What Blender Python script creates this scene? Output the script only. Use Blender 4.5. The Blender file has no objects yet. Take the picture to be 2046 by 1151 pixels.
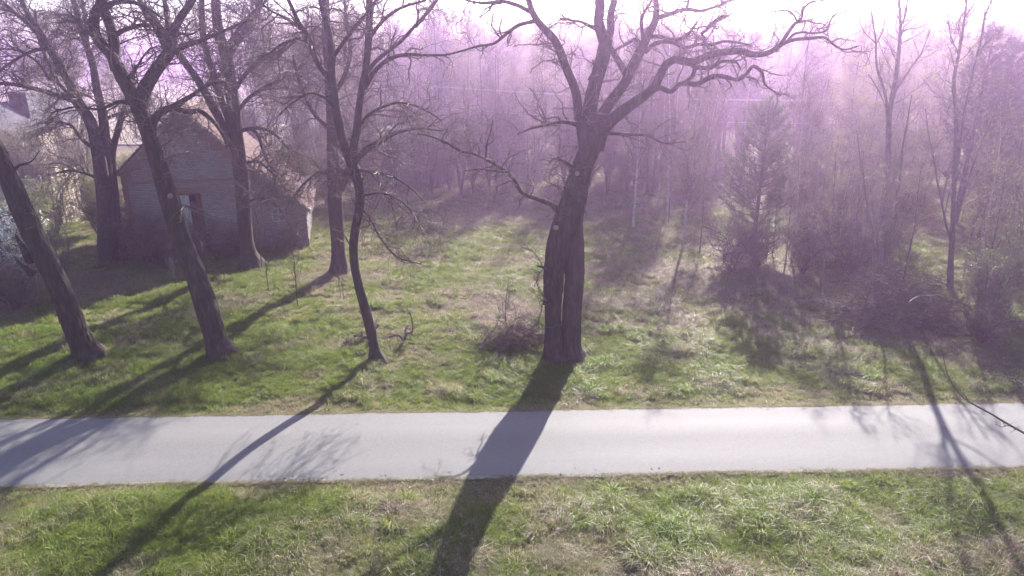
import bpy, math, random
import numpy as np
from mathutils import Vector

# ------------------------------------------------------------------ camera, sky, sun, exposure
SC = bpy.context.scene
PITCH = math.radians(18.4); CAM_H = 10.0; FPX = 1364.0
cam_d = bpy.data.cameras.new('camera'); cam = bpy.data.objects.new('camera', cam_d)
SC.collection.objects.link(cam)
cam.location = (0, 0, CAM_H); cam.rotation_euler = (math.pi/2 - PITCH, 0, 0)
cam_d.sensor_width = 36.0; cam_d.lens = 36.0*FPX/2046.0
cam_d.clip_start = 0.1; cam_d.clip_end = 4000
SC.camera = cam

SUN_EL = math.radians(28.0); SUN_AZ = math.radians(17.5)      # azimuth from +Y towards +X
world = bpy.data.worlds.new('World'); SC.world = world; world.use_nodes = True
wn = world.node_tree.nodes; wl = world.node_tree.links
for n_ in list(wn): wn.remove(n_)
sky = wn.new('ShaderNodeTexSky'); sky.sky_type = 'NISHITA'; sky.sun_disc = False
sky.sun_elevation = SUN_EL; sky.sun_rotation = SUN_AZ
sky.air_density = 1.0; sky.dust_density = 1.0; sky.ozone_density = 1.5
bg = wn.new('ShaderNodeBackground'); bg.inputs['Strength'].default_value = 0.078
wo = wn.new('ShaderNodeOutputWorld')
wl.new(sky.outputs[0], bg.inputs[0]); wl.new(bg.outputs[0], wo.inputs[0])

sun_d = bpy.data.lights.new('sun', 'SUN'); sun = bpy.data.objects.new('sun', sun_d)
SC.collection.objects.link(sun)
sun_d.energy = 5.0; sun_d.angle = math.radians(0.53); sun_d.color = (1.0, 0.95, 0.88)
sdir = Vector((math.sin(SUN_AZ)*math.cos(SUN_EL), math.cos(SUN_AZ)*math.cos(SUN_EL), math.sin(SUN_EL)))
sun.rotation_euler = (-sdir).to_track_quat('-Z', 'Y').to_euler()
sun.location = sdir*60

SC.view_settings.view_transform = 'Standard'; SC.view_settings.look = 'None'
SC.view_settings.exposure = 2.15; SC.view_settings.gamma = 1.0
SC.view_settings.use_curve_mapping = False
SC.render.engine = 'CYCLES'
cy = SC.cycles
cy.use_denoising = True; cy.denoiser = 'OPENIMAGEDENOISE'
cy.max_bounces = 6; cy.diffuse_bounces = 3; cy.glossy_bounces = 2; cy.transmission_bounces = 3
cy.volume_bounces = 1; cy.transparent_max_bounces = 8
cy.caustics_reflective = False; cy.caustics_refractive = False
cy.sample_clamp_indirect = 6.0

rng = np.random.default_rng(11)
random.seed(5)

# ------------------------------------------------------------------ helpers
FW = np.array([0, math.cos(PITCH), -math.sin(PITCH)])
UP = np.array([0, math.sin(PITCH), math.cos(PITCH)])
RT = np.array([1.0, 0, 0]); CAM = np.array([0, 0, CAM_H])
def ray(px, py): return FW + RT*(px-1023)/FPX + UP*(575.5-py)/FPX
def at(px, py, Y):
    d = ray(px, py); return CAM + d*(Y/d[1])
def on_ground(px, py, z=0.0):
    d = ray(px, py); return CAM + d*((z-CAM_H)/d[2])

def vnoise(x, y, scale, seed):
    g = np.random.default_rng(seed).random((64, 64))
    u = np.asarray(x)/scale + 1000; v = np.asarray(y)/scale + 1000
    i = np.floor(u).astype(int); j = np.floor(v).astype(int)
    fu = u-i; fv = v-j; fu = fu*fu*(3-2*fu); fv = fv*fv*(3-2*fv)
    a = g[i % 64, j % 64]; b = g[(i+1) % 64, j % 64]; c = g[i % 64, (j+1) % 64]; d = g[(i+1) % 64, (j+1) % 64]
    return (a*(1-fu)+b*fu)*(1-fv) + (c*(1-fu)+d*fu)*fv

ROAD_K = 0.0335
def road_near(x): return 14.93 + ROAD_K*x
def road_far(x): return 18.31 + ROAD_K*x
def gz(x, y):
    """height of the ground"""
    x = np.asarray(x, float); y = np.asarray(y, float)
    dn = road_near(x) - y; df = y - road_far(x)
    d = np.maximum(dn, df)                       # >0 off the road
    w = np.clip((d-0.05)/1.2, 0, 1)
    w = w*w*(3-2*w)
    h = (vnoise(x, y, 3.1, 1)-.5)*.16 + (vnoise(x, y, 1.1, 2)-.5)*.13 + (vnoise(x, y, .5, 4)-.5)*.08 + (vnoise(x, y, 9, 3)-.5)*.22
    return -0.03 + w*(0.03 + h)

class Geo:
    def __init__(s): s.v = []; s.f = []; s.n = 0; s.m = []
    def add(s, V, F, mi=0):
        V = np.asarray(V, float).reshape(-1, 3); F = np.asarray(F, int)
        s.v.append(V); s.f.append(F + s.n); s.m.append(mi); s.n += len(V); return s
    def box(s, c, size, rot=None, mi=0):
        c = np.array(c, float); h = np.array(size, float)/2
        v = np.array([[-1,-1,-1],[1,-1,-1],[1,1,-1],[-1,1,-1],[-1,-1,1],[1,-1,1],[1,1,1],[-1,1,1]])*h
        if rot is not None: v = v @ np.asarray(rot).T
        return s.add(v+c, [[0,3,2,1],[4,5,6,7],[0,1,5,4],[1,2,6,5],[2,3,7,6],[3,0,4,7]], mi)
    def mesh(s, name, base, smooth=False):
        me = bpy.data.meshes.new(name)
        V = np.concatenate(s.v) - np.asarray(base)
        tot = [np.full(len(f), f.shape[1]) for f in s.f]
        loops = np.concatenate([f.ravel() for f in s.f]); lt = np.concatenate(tot)
        ls = np.concatenate([[0], np.cumsum(lt)[:-1]])
        me.vertices.add(len(V)); me.vertices.foreach_set('co', V.astype(np.float32).ravel())
        me.loops.add(len(loops)); me.loops.foreach_set('vertex_index', loops.astype(np.int32))
        me.polygons.add(len(lt)); me.polygons.foreach_set('loop_start', ls.astype(np.int32))
        me.polygons.foreach_set('loop_total', lt.astype(np.int32))
        mi = np.concatenate([np.full(len(f), m) for f, m in zip(s.f, s.m)])
        me.polygons.foreach_set('material_index', mi.astype(np.int32))
        me.polygons.foreach_set('use_smooth', np.full(len(lt), bool(smooth)))
        me.update(calc_edges=True); me.validate()
        return me
    def build(s, name, mats, parent=None, smooth=False, kind=None, base=None):
        if base is None: base = BASE[parent.name] if parent is not None else (0, 0, 0)
        me = s.mesh(name, base, smooth)
        for m in (mats if isinstance(mats, (list, tuple)) else [mats]): me.materials.append(m)
        o = bpy.data.objects.new(name, me); SC.collection.objects.link(o)
        if parent is not None: o.parent = parent; BASE[o.name] = tuple(base)
        elif base is not None: o.location = base; BASE[o.name] = tuple(base)
        if kind: o['kind'] = kind
        return o
BASE = {}
def tag(o, label=None, cat=None, group=None, kind=None):
    if label: o['label'] = label
    if cat: o['category'] = cat
    if group: o['group'] = group
    if kind: o['kind'] = kind
    return o
def thing(name, label, cat, base, group=None):
    o = bpy.data.objects.new(name, None); SC.collection.objects.link(o)
    o.empty_display_size = .3
    o.location = tuple(base); BASE[o.name] = tuple(base)
    return tag(o, label, cat, group)
def dup(root, loc, rotz=0.0, scale=1.0, label=None, group=None):
    def cp(o, par):
        c = o.copy(); SC.collection.objects.link(c); c.parent = par
        for ch in KIDS[o.name]: cp(ch, c)
        return c
    kids(root)
    r = root.copy(); SC.collection.objects.link(r)
    r.location = loc; r.rotation_euler = (0, 0, rotz); r.scale = (scale,)*3
    for ch in KIDS[root.name]: cp(ch, r)
    if label: r['label'] = label
    if group: r['group'] = group
    return r
KIDS = {}
def kids(o):
    if o.name in KIDS: return
    KIDS[o.name] = list(o.children)
    for c in o.children: kids(c)

def nrm(a): return a/np.maximum(np.linalg.norm(a, axis=-1, keepdims=True), 1e-9)

def frames(P):
    T = nrm(np.gradient(P, axis=1)); mt = np.abs(T.mean(1))
    ref = np.eye(3)[np.argmin(mt, axis=1)][:, None, :]
    n1 = nrm(np.cross(T, np.broadcast_to(ref, T.shape))); n2 = np.cross(T, n1)
    return T, n1, n2
def tubes(geo, P, R, k=3, mi=0):
    """M polylines of N points as tubes of k sides"""
    P = np.asarray(P, float); R = np.asarray(R, float)
    M, N, _ = P.shape; T, n1, n2 = frames(P)
    a = np.arange(k)*2*math.pi/k
    V = P[:, :, None] + R[:, :, None, None]*(np.cos(a)[None, None, :, None]*n1[:, :, None] + np.sin(a)[None, None, :, None]*n2[:, :, None])
    i = np.arange(M)[:, None, None]*N*k + np.arange(N-1)[None, :, None]*k + np.arange(k)[None, None, :]
    j = np.roll(np.arange(k), -1)[None, None, :] - np.arange(k)[None, None, :]
    F = np.stack([i, i+j, i+j+k, i+k], -1).reshape(-1, 4)
    geo.add(V.reshape(-1, 3), F, mi)

def catmull(C, n=None, step=None):
    C = np.asarray(C, float)
    d = np.concatenate([[0], np.cumsum(np.maximum(np.linalg.norm(np.diff(C[:, :3], axis=0), axis=1), 1e-6))])
    L = d[-1]
    if n is None: n = max(4, int(L/step)+1)
    s = np.linspace(0, L, n)
    m = np.gradient(C, d, axis=0) if len(C) > 2 else np.repeat((C[1:]-C[:1])/L, 2, 0)
    k = np.clip(np.searchsorted(d, s, side='right')-1, 0, len(C)-2)
    h = (d[k+1]-d[k]); t = ((s-d[k])/h)[:, None]; h = h[:, None]
    return ((2*t**3-3*t**2+1)*C[k] + (t**3-2*t**2+t)*h*m[k] + (-2*t**3+3*t**2)*C[k+1] + (t**3-t**2)*h*m[k+1])

def px_curve(pts, Y0, Y1=None):
    """photo points (x, y, width) at distance Y0..Y1 -> world points and radius"""
    Y1 = Y0 if Y1 is None else Y1
    n = len(pts); out = []
    q = np.array([p[:2] for p in pts], float)
    s = np.concatenate([[0], np.cumsum(np.hypot(*np.diff(q, axis=0).T))]); s /= s[-1]
    for (x, y, w), u in zip(pts, s):
        P = at(x, y, Y0+(Y1-Y0)*u); t = (P-CAM) @ FW
        out.append([*P, w/2/FPX*t])
    return np.array(out)

def trunk(geo, C, k=48, step=.08, furrow=.02, flare=.0, seed=0, lump=.06, mi=0, crook=.0, close=True):
    """a bark-furrowed tapering stem along control points (x,y,z,r)"""
    r_ = np.random.default_rng(seed)
    S = catmull(C, step=step); P = S[:, :3].copy(); R = np.maximum(S[:, 3], .003)
    n = len(P); s = np.linspace(0, 1, n)*np.linalg.norm(np.diff(P, axis=0), axis=1).sum()
    if crook:
        for ax in range(3):
            P[:, ax] += crook*sum(np.sin(s*w_+r_.random()*6.3)*a_ for w_, a_ in ((1.3, .5), (2.9, .35), (6.1, .2)))*np.minimum(1, s/0.5)
    T, n1, n2 = frames(P[None]); n1 = n1[0]; n2 = n2[0]
    th = np.arange(k)*2*math.pi/k
    A, B = np.meshgrid(th, s)
    f = np.zeros_like(A)
    for m, w in ((7, .3), (11, .5), (17, .9), (23, .7), (31, .5)):
        if m > k/3: continue
        ph = r_.random(4)*6.28
        f += w*np.abs(np.sin(.5*m*A + 1.2*np.sin(B*(1.7+r_.random()*2)+ph[0]+A*2) + .9*np.sin(B*5.3+ph[1]-3*A)+ph[2]))
    f = f/max(f.max(), 1e-6) - .5
    l = sum(np.sin(q*A + B*(.5+r_.random()*1.6)*(-1)**q + r_.random()*6.28)/q for q in (1, 2, 3, 4))
    hh = np.maximum(P[:, 2]-P[0, 2]-.25, 0)
    fl = flare*np.exp(-hh/.28)[:, None]*(.75+.45*np.sin(5*A+r_.random()*6)+.2*np.sin(3*A+1))
    RR = R[:, None]*(1+lump*l+fl) + np.minimum(furrow, R[:, None]*.3)*f
    V = P[:, None] + RR[..., None]*(np.cos(A)[..., None]*n1[:, None]+np.sin(A)[..., None]*n2[:, None])
    i = np.arange(n-1)[:, None]*k + np.arange(k)[None]; j = (np.arange(k)+1) % k - np.arange(k)
    F = np.stack([i, i+j, i+j+k, i+k], -1).reshape(-1, 4)
    geo.add(V.reshape(-1, 3), F, mi)
    if close:
        tip = P[-1] + (P[-1]-P[-2])*.5
        geo.add(np.vstack([V[-1], tip]), [[q, (q+1) % k, k] for q in range(k)], mi)
    return S

def spawn(P, R, n, L, ang, t0=.1, npts=6, wander=.25, up=.05, rr=.55, rmax=.05, tip=.35, power=1.0, rs=None, side=None):
    """n child branches on the polylines P (M,N,3), R (M,N)"""
    g = rs or rng
    M, N, _ = P.shape
    ln = np.linalg.norm(np.diff(P, axis=1), axis=2).sum(1)
    idx = g.choice(M, n, p=ln**power/np.sum(ln**power))
    t = g.uniform(t0, 1, n)*(N-1); i = np.minimum(t.astype(int), N-2); f = (t-i)[:, None]
    pos = P[idx, i]*(1-f)+P[idx, i+1]*f; tan = nrm(P[idx, i+1]-P[idx, i])
    rad = R[idx, i]*(1-f[:, 0])+R[idx, i+1]*f[:, 0]
    q = nrm(np.cross(tan, g.normal(size=(n, 3))))
    a = np.radians(g.uniform(ang[0], ang[1], n))[:, None]
    d = nrm(np.cos(a)*tan + np.sin(a)*q + np.array([0, 0, up]))
    l = g.uniform(L[0], L[1], n)*(1.15-.5*t/(N-1)); st = (l/(npts-1))[:, None]
    out = [pos]
    for _ in range(npts-1):
        out.append(out[-1]+d*st); d = nrm(d+wander*g.normal(size=(n, 3))+np.array([0, 0, up]))
    r0 = np.minimum(rad*rr, rmax)
    return np.stack(out, 1), r0[:, None]*np.linspace(1, tip, npts)[None]

def leaves(geo, C, size, up=.0, mi=0, g=None, asp=.6):
    g = g or rng; n = len(C)
    d = nrm(g.normal(size=(n, 3))+np.array([0, 0, up])); s = nrm(np.cross(d, g.normal(size=(n, 3))))
    z = size*g.uniform(.6, 1.3, n)[:, None]
    V = np.stack([C, C+d*z*.5+s*z*asp*.5, C+d*z, C+d*z*.5-s*z*asp*.5], 1)
    geo.add(V.reshape(-1, 3), np.arange(n*4).reshape(n, 4), mi)
def along(P, n, g=None, t0=.3, jit=.0):
    g = g or rng; M, N, _ = P.shape
    idx = g.integers(0, M, n); t = g.uniform(t0, 1, n)*(N-1); i = np.minimum(t.astype(int), N-2); f = (t-i)[:, None]
    return P[idx, i]*(1-f)+P[idx, i+1]*f + (g.normal(size=(n, 3))*jit if jit else 0)

# ------------------------------------------------------------------ materials
def mat(name):
    m = bpy.data.materials.new(name); m.use_nodes = True
    nt = m.node_tree; b = nt.nodes['Principled BSDF']
    return m, nt, b
def N(nt, t, **kw):
    n = nt.nodes.new(t)
    for k_, v in kw.items():
        if k_ in n.inputs: n.inputs[k_].default_value = v
        else: setattr(n, k_, v)
    return n
def ramp(nt, fac, stops):
    r = nt.nodes.new('ShaderNodeValToRGB'); e = r.color_ramp.elements
    while len(e) < len(stops): e.new(.5)
    for q, (p, c) in zip(e, stops): q.position = p; q.color = (*c, 1)
    nt.links.new(fac, r.inputs[0]); return r.outputs[0]
def noise(nt, scale, detail=4, vec=None, rough=.6):
    n = N(nt, 'ShaderNodeTexNoise'); n.inputs['Scale'].default_value = scale
    n.inputs['Detail'].default_value = detail; n.inputs['Roughness'].default_value = rough
    if vec is not None: nt.links.new(vec, n.inputs['Vector'])
    return n.outputs['Fac']
def objco(nt, scale=(1, 1, 1), kind='Object', rot=(0, 0, 0)):
    c = N(nt, 'ShaderNodeTexCoord'); mp = N(nt, 'ShaderNodeMapping')
    mp.inputs['Scale'].default_value = scale; mp.inputs['Rotation'].default_value = rot
    nt.links.new(c.outputs[kind], mp.inputs[0]); return mp.outputs[0]
def bump(nt, b, h, strength=.5, dist=.02):
    n = N(nt, 'ShaderNodeBump'); n.inputs['Strength'].default_value = strength; n.inputs['Distance'].default_value = dist
    nt.links.new(h, n.inputs['Height']); nt.links.new(n.outputs[0], b.inputs['Normal']); return n
def mixc(nt, fac, a, b):
    n = N(nt, 'ShaderNodeMix', data_type='RGBA'); L = nt.links.new
    for s, v in ((n.inputs[0], fac), (n.inputs[6], a), (n.inputs[7], b)):
        if hasattr(v, 'links'): L(v, s)
        else: s.default_value = v if isinstance(v, (int, float)) else (*v, 1)
    return n.outputs[2]

def bark_mat(name, c0, c1, c2, zs=.22, sc=9, bs=.8):
    m, nt, b = mat(name); v = objco(nt, (1, 1, zs))
    f = noise(nt, sc, 6, v, .65); g = noise(nt, 1.4, 3, objco(nt))
    col = ramp(nt, f, [(.3, c0), (.52, c1), (.75, c2)])
    col = mixc(nt, g, col, mixc(nt, .35, col, (.075, .075, .055)))
    nt.links.new(col, b.inputs['Base Color']); b.inputs['Roughness'].default_value = .9
    b.inputs['Specular IOR Level'].default_value = .2
    bump(nt, b, f, bs, .03); return m
def plain(name, c0, c1, sc=6, rough=.8, spec=.3, bs=0, v=None):
    m, nt, b = mat(name); f = noise(nt, sc, 4, objco(nt, v or (1, 1, 1)))
    nt.links.new(ramp(nt, f, [(.3, c0), (.7, c1)]), b.inputs['Base Color'])
    b.inputs['Roughness'].default_value = rough; b.inputs['Specular IOR Level'].default_value = spec
    if bs: bump(nt, b, f, bs, .01)
    return m
def leaf_mat(name, c0, c1, trans=.5, attr=None):
    m, nt, b = mat(name)
    oi = N(nt, 'ShaderNodeObjectInfo'); ge = N(nt, 'ShaderNodeNewGeometry')
    col = mixc(nt, ge.outputs['Random Per Island'], c0, c1)
    nt.links.new(col, b.inputs['Base Color']); b.inputs['Roughness'].default_value = .55
    b.inputs['Specular IOR Level'].default_value = .3
    tr = N(nt, 'ShaderNodeBsdfTranslucent'); nt.links.new(col, tr.inputs[0])
    mx = N(nt, 'ShaderNodeMixShader'); mx.inputs[0].default_value = trans
    nt.links.new(b.outputs[0], mx.inputs[1]); nt.links.new(tr.outputs[0], mx.inputs[2])
    out = nt.nodes['Material Output']; nt.links.new(mx.outputs[0], out.inputs['Surface'])
    return m

M = {}
M['bark'] = bark_mat('furrowed_bark', (.014, .010, .008), (.040, .029, .023), (.10, .076, .060))
M['bark2'] = bark_mat('brown_bark', (.016, .012, .010), (.042, .031, .025), (.09, .068, .054), .3, 14, .5)
M['birch'] = bark_mat('birch_bark', (.07, .06, .055), (.42, .40, .37), (.6, .58, .54), 2.5, 4, .2)
M['greybark'] = bark_mat('grey_green_bark', (.06, .055, .047), (.12, .112, .095), (.19, .18, .155), .5, 8, .3)
M['twig'] = plain('twig_bark', (.075, .058, .045), (.16, .125, .10), 3, .8, .2)
M['twig_grey'] = plain('grey_twig_bark', (.13, .11, .095), (.27, .235, .205), 3, .75, .25)
M['deadwood'] = plain('dead_wood', (.07, .05, .04), (.2, .15, .115), 5, .8, .3)
M['palewood'] = plain('pale_peeled_wood', (.34, .27, .2), (.55, .46, .36), 4, .7, .3)
M['bud'] = leaf_mat('budding_leaf', (.20, .20, .06), (.36, .32, .12), .5)
M['leaf'] = leaf_mat('young_leaf', (.13, .19, .03), (.24, .28, .06), .5)
M['blossom'] = leaf_mat('white_blossom', (.75, .75, .72), (.85, .85, .82), .4)
M['needle'] = leaf_mat('pine_needle', (.045, .075, .028), (.11, .135, .055), .35)
M['darkneedle'] = leaf_mat('dark_needle', (.018, .035, .02), (.04, .06, .032), .2)
# ------------------------------------------------------------------ ground, field, road
def axis(fine0, fine1, st, lo, hi, grow=1.25):
    a = list(np.arange(fine0, fine1+1e-6, st)); s = st; x = a[0]
    left = []
    while x > lo: s *= grow; x = max(lo, x-s); left.append(x)
    s = st; x = a[-1]; right = []
    while x < hi: s *= grow; x = min(hi, x+s); right.append(x)
    return np.array(left[::-1]+a+right)
m, nt, b = mat('turf_soil')
v = objco(nt)
f1 = noise(nt, .35, 5, v); f2 = noise(nt, 3.2, 5, v); f3 = noise(nt, 22, 4, v, .7)
c = mixc(nt, f3, (.055, .042, .028), (.20, .155, .09))
c = mixc(nt, ramp(nt, f2, [(.42, (0, 0, 0)), (.62, (1, 1, 1))]), c, (.085, .105, .028))
c = mixc(nt, ramp(nt, f1, [(.4, (0, 0, 0)), (.7, (.7, .7, .7))]), c, (.17, .135, .08))
nt.links.new(c, b.inputs['Base Color']); b.inputs['Roughness'].default_value = .95
b.inputs['Specular IOR Level'].default_value = .1
bump(nt, b, f3, .8, .04); M['soil'] = m

xs = axis(-32, 36, .4, -900, 900); ys = axis(6, 66, .4, -60, 1300)
X, Y = np.meshgrid(xs, ys); Z = gz(X, Y)
nx, ny = len(xs), len(ys)
i = np.arange(ny-1)[:, None]*nx + np.arange(nx-1)[None]
g = Geo(); g.add(np.stack([X, Y, Z], -1), np.stack([i, i+1, i+1+nx, i+nx], -1).reshape(-1, 4))
tag(g.build('ground', M['soil'], smooth=True), kind='structure', label='rough grassy ground of the roadside meadow')

m, nt, b = mat('field_stubble')
v = objco(nt, (1, .3, 1)); f1 = noise(nt, .05, 5, v); f2 = noise(nt, .9, 5, v, .7)
c = mixc(nt, ramp(nt, f1, [(.35, (0, 0, 0)), (.65, (1, 1, 1))]), (.26, .21, .15), (.17, .18, .075))
c = mixc(nt, f2, c, (.20, .16, .12))
nt.links.new(c, b.inputs['Base Color']); b.inputs['Roughness'].default_value = 1
bump(nt, b, f2, 1, .3); M['field'] = m
xf = np.linspace(-420, -20, 60); yf = np.linspace(86, 402, 60); X, Y = np.meshgrid(xf, yf)
Z = .22 + gz(X, Y) - .4*((X > -22) | (Y > 400) | (X < -415))
i = np.arange(59)[:, None]*60 + np.arange(59)[None]
g = Geo(); g.add(np.stack([X, Y, Z], -1), np.stack([i, i+1, i+61, i+60], -1).reshape(-1, 4))
tag(g.build('field', M['field'], smooth=True), kind='structure', label='open stubble field before the far tree line')

# worn asphalt road with a low camber
m, nt, b = mat('asphalt')
tc = N(nt, 'ShaderNodeTexCoord'); sp = N(nt, 'ShaderNodeSeparateXYZ'); nt.links.new(tc.outputs['UV'], sp.inputs[0])
v = objco(nt)
f1 = noise(nt, 17, 6, v, .9); f2 = noise(nt, .8, 4, objco(nt, (.12, 1, 1))); f3 = noise(nt, 6, 5, v)
c = mixc(nt, f1, (.02, .0195, .019), (.215, .212, .205))
tr_ = ramp(nt, sp.outputs[1], [(.0, (.45, .45, .45)), (.25, (.6, .6, .6)), (.5, (.2, .2, .2)), (.72, (.7, .7, .7)), (1, (.4, .4, .4))])
n_ = N(nt, 'ShaderNodeMath', operation='MULTIPLY'); nt.links.new(tr_, n_.inputs[0]); nt.links.new(f2, n_.inputs[1])
n2_ = N(nt, 'ShaderNodeMath', operation='MULTIPLY'); nt.links.new(n_.outputs[0], n2_.inputs[0]); n2_.inputs[1].default_value = .9
c = mixc(nt, n2_.outputs[0], c, (.17, .167, .161))
c = mixc(nt, ramp(nt, f3, [(.55, (0, 0, 0)), (.8, (.35, .35, .35))]), c, (.1, .098, .096))
nt.links.new(c, b.inputs['Base Color']); b.inputs['Specular IOR Level'].default_value = .2
rr_ = N(nt, 'ShaderNodeMapRange'); rr_.inputs['To Min'].default_value = .8; rr_.inputs['To Max'].default_value = .66
nt.links.new(n_.outputs[0], rr_.inputs[0]); nt.links.new(rr_.outputs[0], b.inputs['Roughness'])
bump(nt, b, f1, .35, .006); M['asphalt'] = m
xr = np.concatenate([np.arange(-260, -24, 4.0), np.arange(-24, 26, .12), np.arange(26, 260, 4.0)])
K = 9; u = np.linspace(0, 1, K); r_ = np.random.default_rng(3)
e0 = (vnoise(xr, 0*xr, .35, 21)-.5)*.05 + (vnoise(xr, 0*xr, 2.3, 22)-.5)*.05
e1 = (vnoise(xr, 0*xr, .35, 23)-.5)*.07 + (vnoise(xr, 0*xr, 2.3, 24)-.5)*.07
ya = road_near(xr)+e0; yb = road_far(xr)+e1
YY = ya[:, None]+(yb-ya)[:, None]*u[None]; ZZ = .004+.045*(1-(2*u-1)**2)[None]+0*YY
V = np.stack([np.repeat(xr[:, None], K, 1), YY, ZZ], -1)
i = np.arange(len(xr)-1)[:, None]*K + np.arange(K-1)[None]
g = Geo(); g.add(V, np.stack([i, i+K, i+K+1, i+1], -1).reshape(-1, 4))
road = tag(g.build('road', M['asphalt'], smooth=True), kind='structure', label='narrow worn asphalt road crossing the view')
uv = road.data.uv_layers.new(name='UVMap')
li = np.empty(len(road.data.loops), np.int32); road.data.loops.foreach_get('vertex_index', li)
uvs = np.stack([np.repeat(xr/5, K), np.tile(u, len(xr))], -1)[li]
uv.data.foreach_set('uv', uvs.astype(np.float32).ravel())
# pale dusty strip of crumbled edge along the near side
M['dust'] = plain('pale_edge_dust', (.17, .15, .12), (.29, .26, .22), 9, .95, .1, .4)
w_ = .01+.08*vnoise(xr, 0*xr, .9, 31)
V = np.stack([np.stack([xr, ya-w_, 0*xr-.003], -1), np.stack([xr, ya+.03, 0*xr+.0115], -1)], 1)
i = np.arange(len(xr)-1)*2
g = Geo(); g.add(V, np.stack([i, i+2, i+3, i+1], -1))
tag(g.build('road_edge_strip', M['dust'], smooth=True), kind='structure', label='thin pale crumbled strip along the near road edge')

# ------------------------------------------------------------------ grass (stuff): tufts scattered by geometry nodes
def grass_mat():
    m, nt, b = mat('grass_blade')
    at_ = N(nt, 'ShaderNodeAttribute', attribute_type='INSTANCER', attribute_name='dry')
    hu = N(nt, 'ShaderNodeAttribute', attribute_type='INSTANCER', attribute_name='hue')
    ge = N(nt, 'ShaderNodeNewGeometry')
    green = mixc(nt, ge.outputs['Random Per Island'], (.065, .13, .014), (.19, .265, .036))
    green = mixc(nt, hu.outputs['Fac'], green, (.19, .21, .045))
    straw = mixc(nt, ge.outputs['Random Per Island'], (.13, .095, .075), (.43, .35, .265))
    ad = N(nt, 'ShaderNodeMath', operation='ADD'); nt.links.new(at_.outputs['Fac'], ad.inputs[0])
    sb = N(nt, 'ShaderNodeMath', operation='MULTIPLY_ADD'); nt.links.new(ge.outputs['Random Per Island'], sb.inputs[0])
    sb.inputs[1].default_value = .9; sb.inputs[2].default_value = -.45
    nt.links.new(sb.outputs[0], ad.inputs[1])
    st = ramp(nt, ad.outputs[0], [(.4, (0, 0, 0)), (.6, (1, 1, 1))])
    col = mixc(nt, st, green, straw)
    nt.links.new(col, b.inputs['Base Color']); b.inputs['Roughness'].default_value = .5
    b.inputs['Specular IOR Level'].default_value = .35
    tr = N(nt, 'ShaderNodeBsdfTranslucent'); nt.links.new(col, tr.inputs[0])
    mx = N(nt, 'ShaderNodeMixShader'); mx.inputs[0].default_value = .5
    nt.links.new(b.outputs[0], mx.inputs[1]); nt.links.new(tr.outputs[0], mx.inputs[2])
    nt.links.new(mx.outputs[0], nt.nodes['Material Output'].inputs['Surface'])
    return m
M['grass'] = grass_mat()
def tuft(name, n, rad, h, w, lean, droop, dome=0., seed=0):
    g_ = np.random.default_rng(seed); geo = Geo()
    a = g_.uniform(0, 6.28, n); r = rad*np.sqrt(g_.random(n))
    p = np.stack([np.cos(a)*r, np.sin(a)*r, -0.03+0*r], -1)
    dr = np.stack([np.cos(a+g_.normal(0, .7, n)), np.sin(a+g_.normal(0, .7, n)), 0*a], -1)
    hh = h*g_.uniform(.5, 1.15, n)*(1-dome*(r/rad)**2); le = lean*g_.uniform(.2, 1.3, n)
    q1 = p + dr*(hh*le*.4)[:, None] + np.array([0, 0, 1])*(hh*.62)[:, None]
    q2 = q1 + dr*(hh*le)[:, None] + np.array([0, 0, 1])*(hh*(.4-droop*le))[:, None]
    fa = g_.uniform(0, 6.28, n); s = np.stack([np.cos(fa), np.sin(fa), 0*fa], -1)*(w*g_.uniform(.6, 1.4, n)/2)[:, None]
    V = np.stack([p-s, p+s, q1+s*.8, q1-s*.8, q2], 1).reshape(-1, 3); k = np.arange(n)[:, None]*5
    geo.v.append(V); geo.n = len(V)
    geo.f += [k+np.array([[0, 1, 2, 3]]), k+np.array([[3, 2, 4]])]; geo.m += [0, 0]
    me = geo.mesh(name, (0, 0, 0)); me.materials.append(M['grass'])
    return bpy.data.objects.new(name, me)
tcol = bpy.data.collections.new('tufts')
protos = [tuft('tuft_a_short', 60, .10, .065, .0075, .9, .25, seed=1), tuft('tuft_b_short', 60, .11, .08, .0075, 1.0, .3, seed=2),
          tuft('tuft_c_green', 70, .10, .15, .0075, .55, .25, seed=3), tuft('tuft_d_green', 76, .12, .19, .008, .7, .35, seed=4),
          tuft('tuft_e_straw', 66, .14, .15, .007, 1.3, .6, seed=5), tuft('tuft_f_straw', 74, .15, .19, .007, 1.2, .75, seed=6),
          tuft('tuft_g_tussock', 240, .17, .34, .008, .8, .8, .3, seed=7), tuft('tuft_h_tussock', 220, .15, .30, .008, .95, .9, .3, seed=8)]
for o_ in protos: tcol.objects.link(o_)

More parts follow.
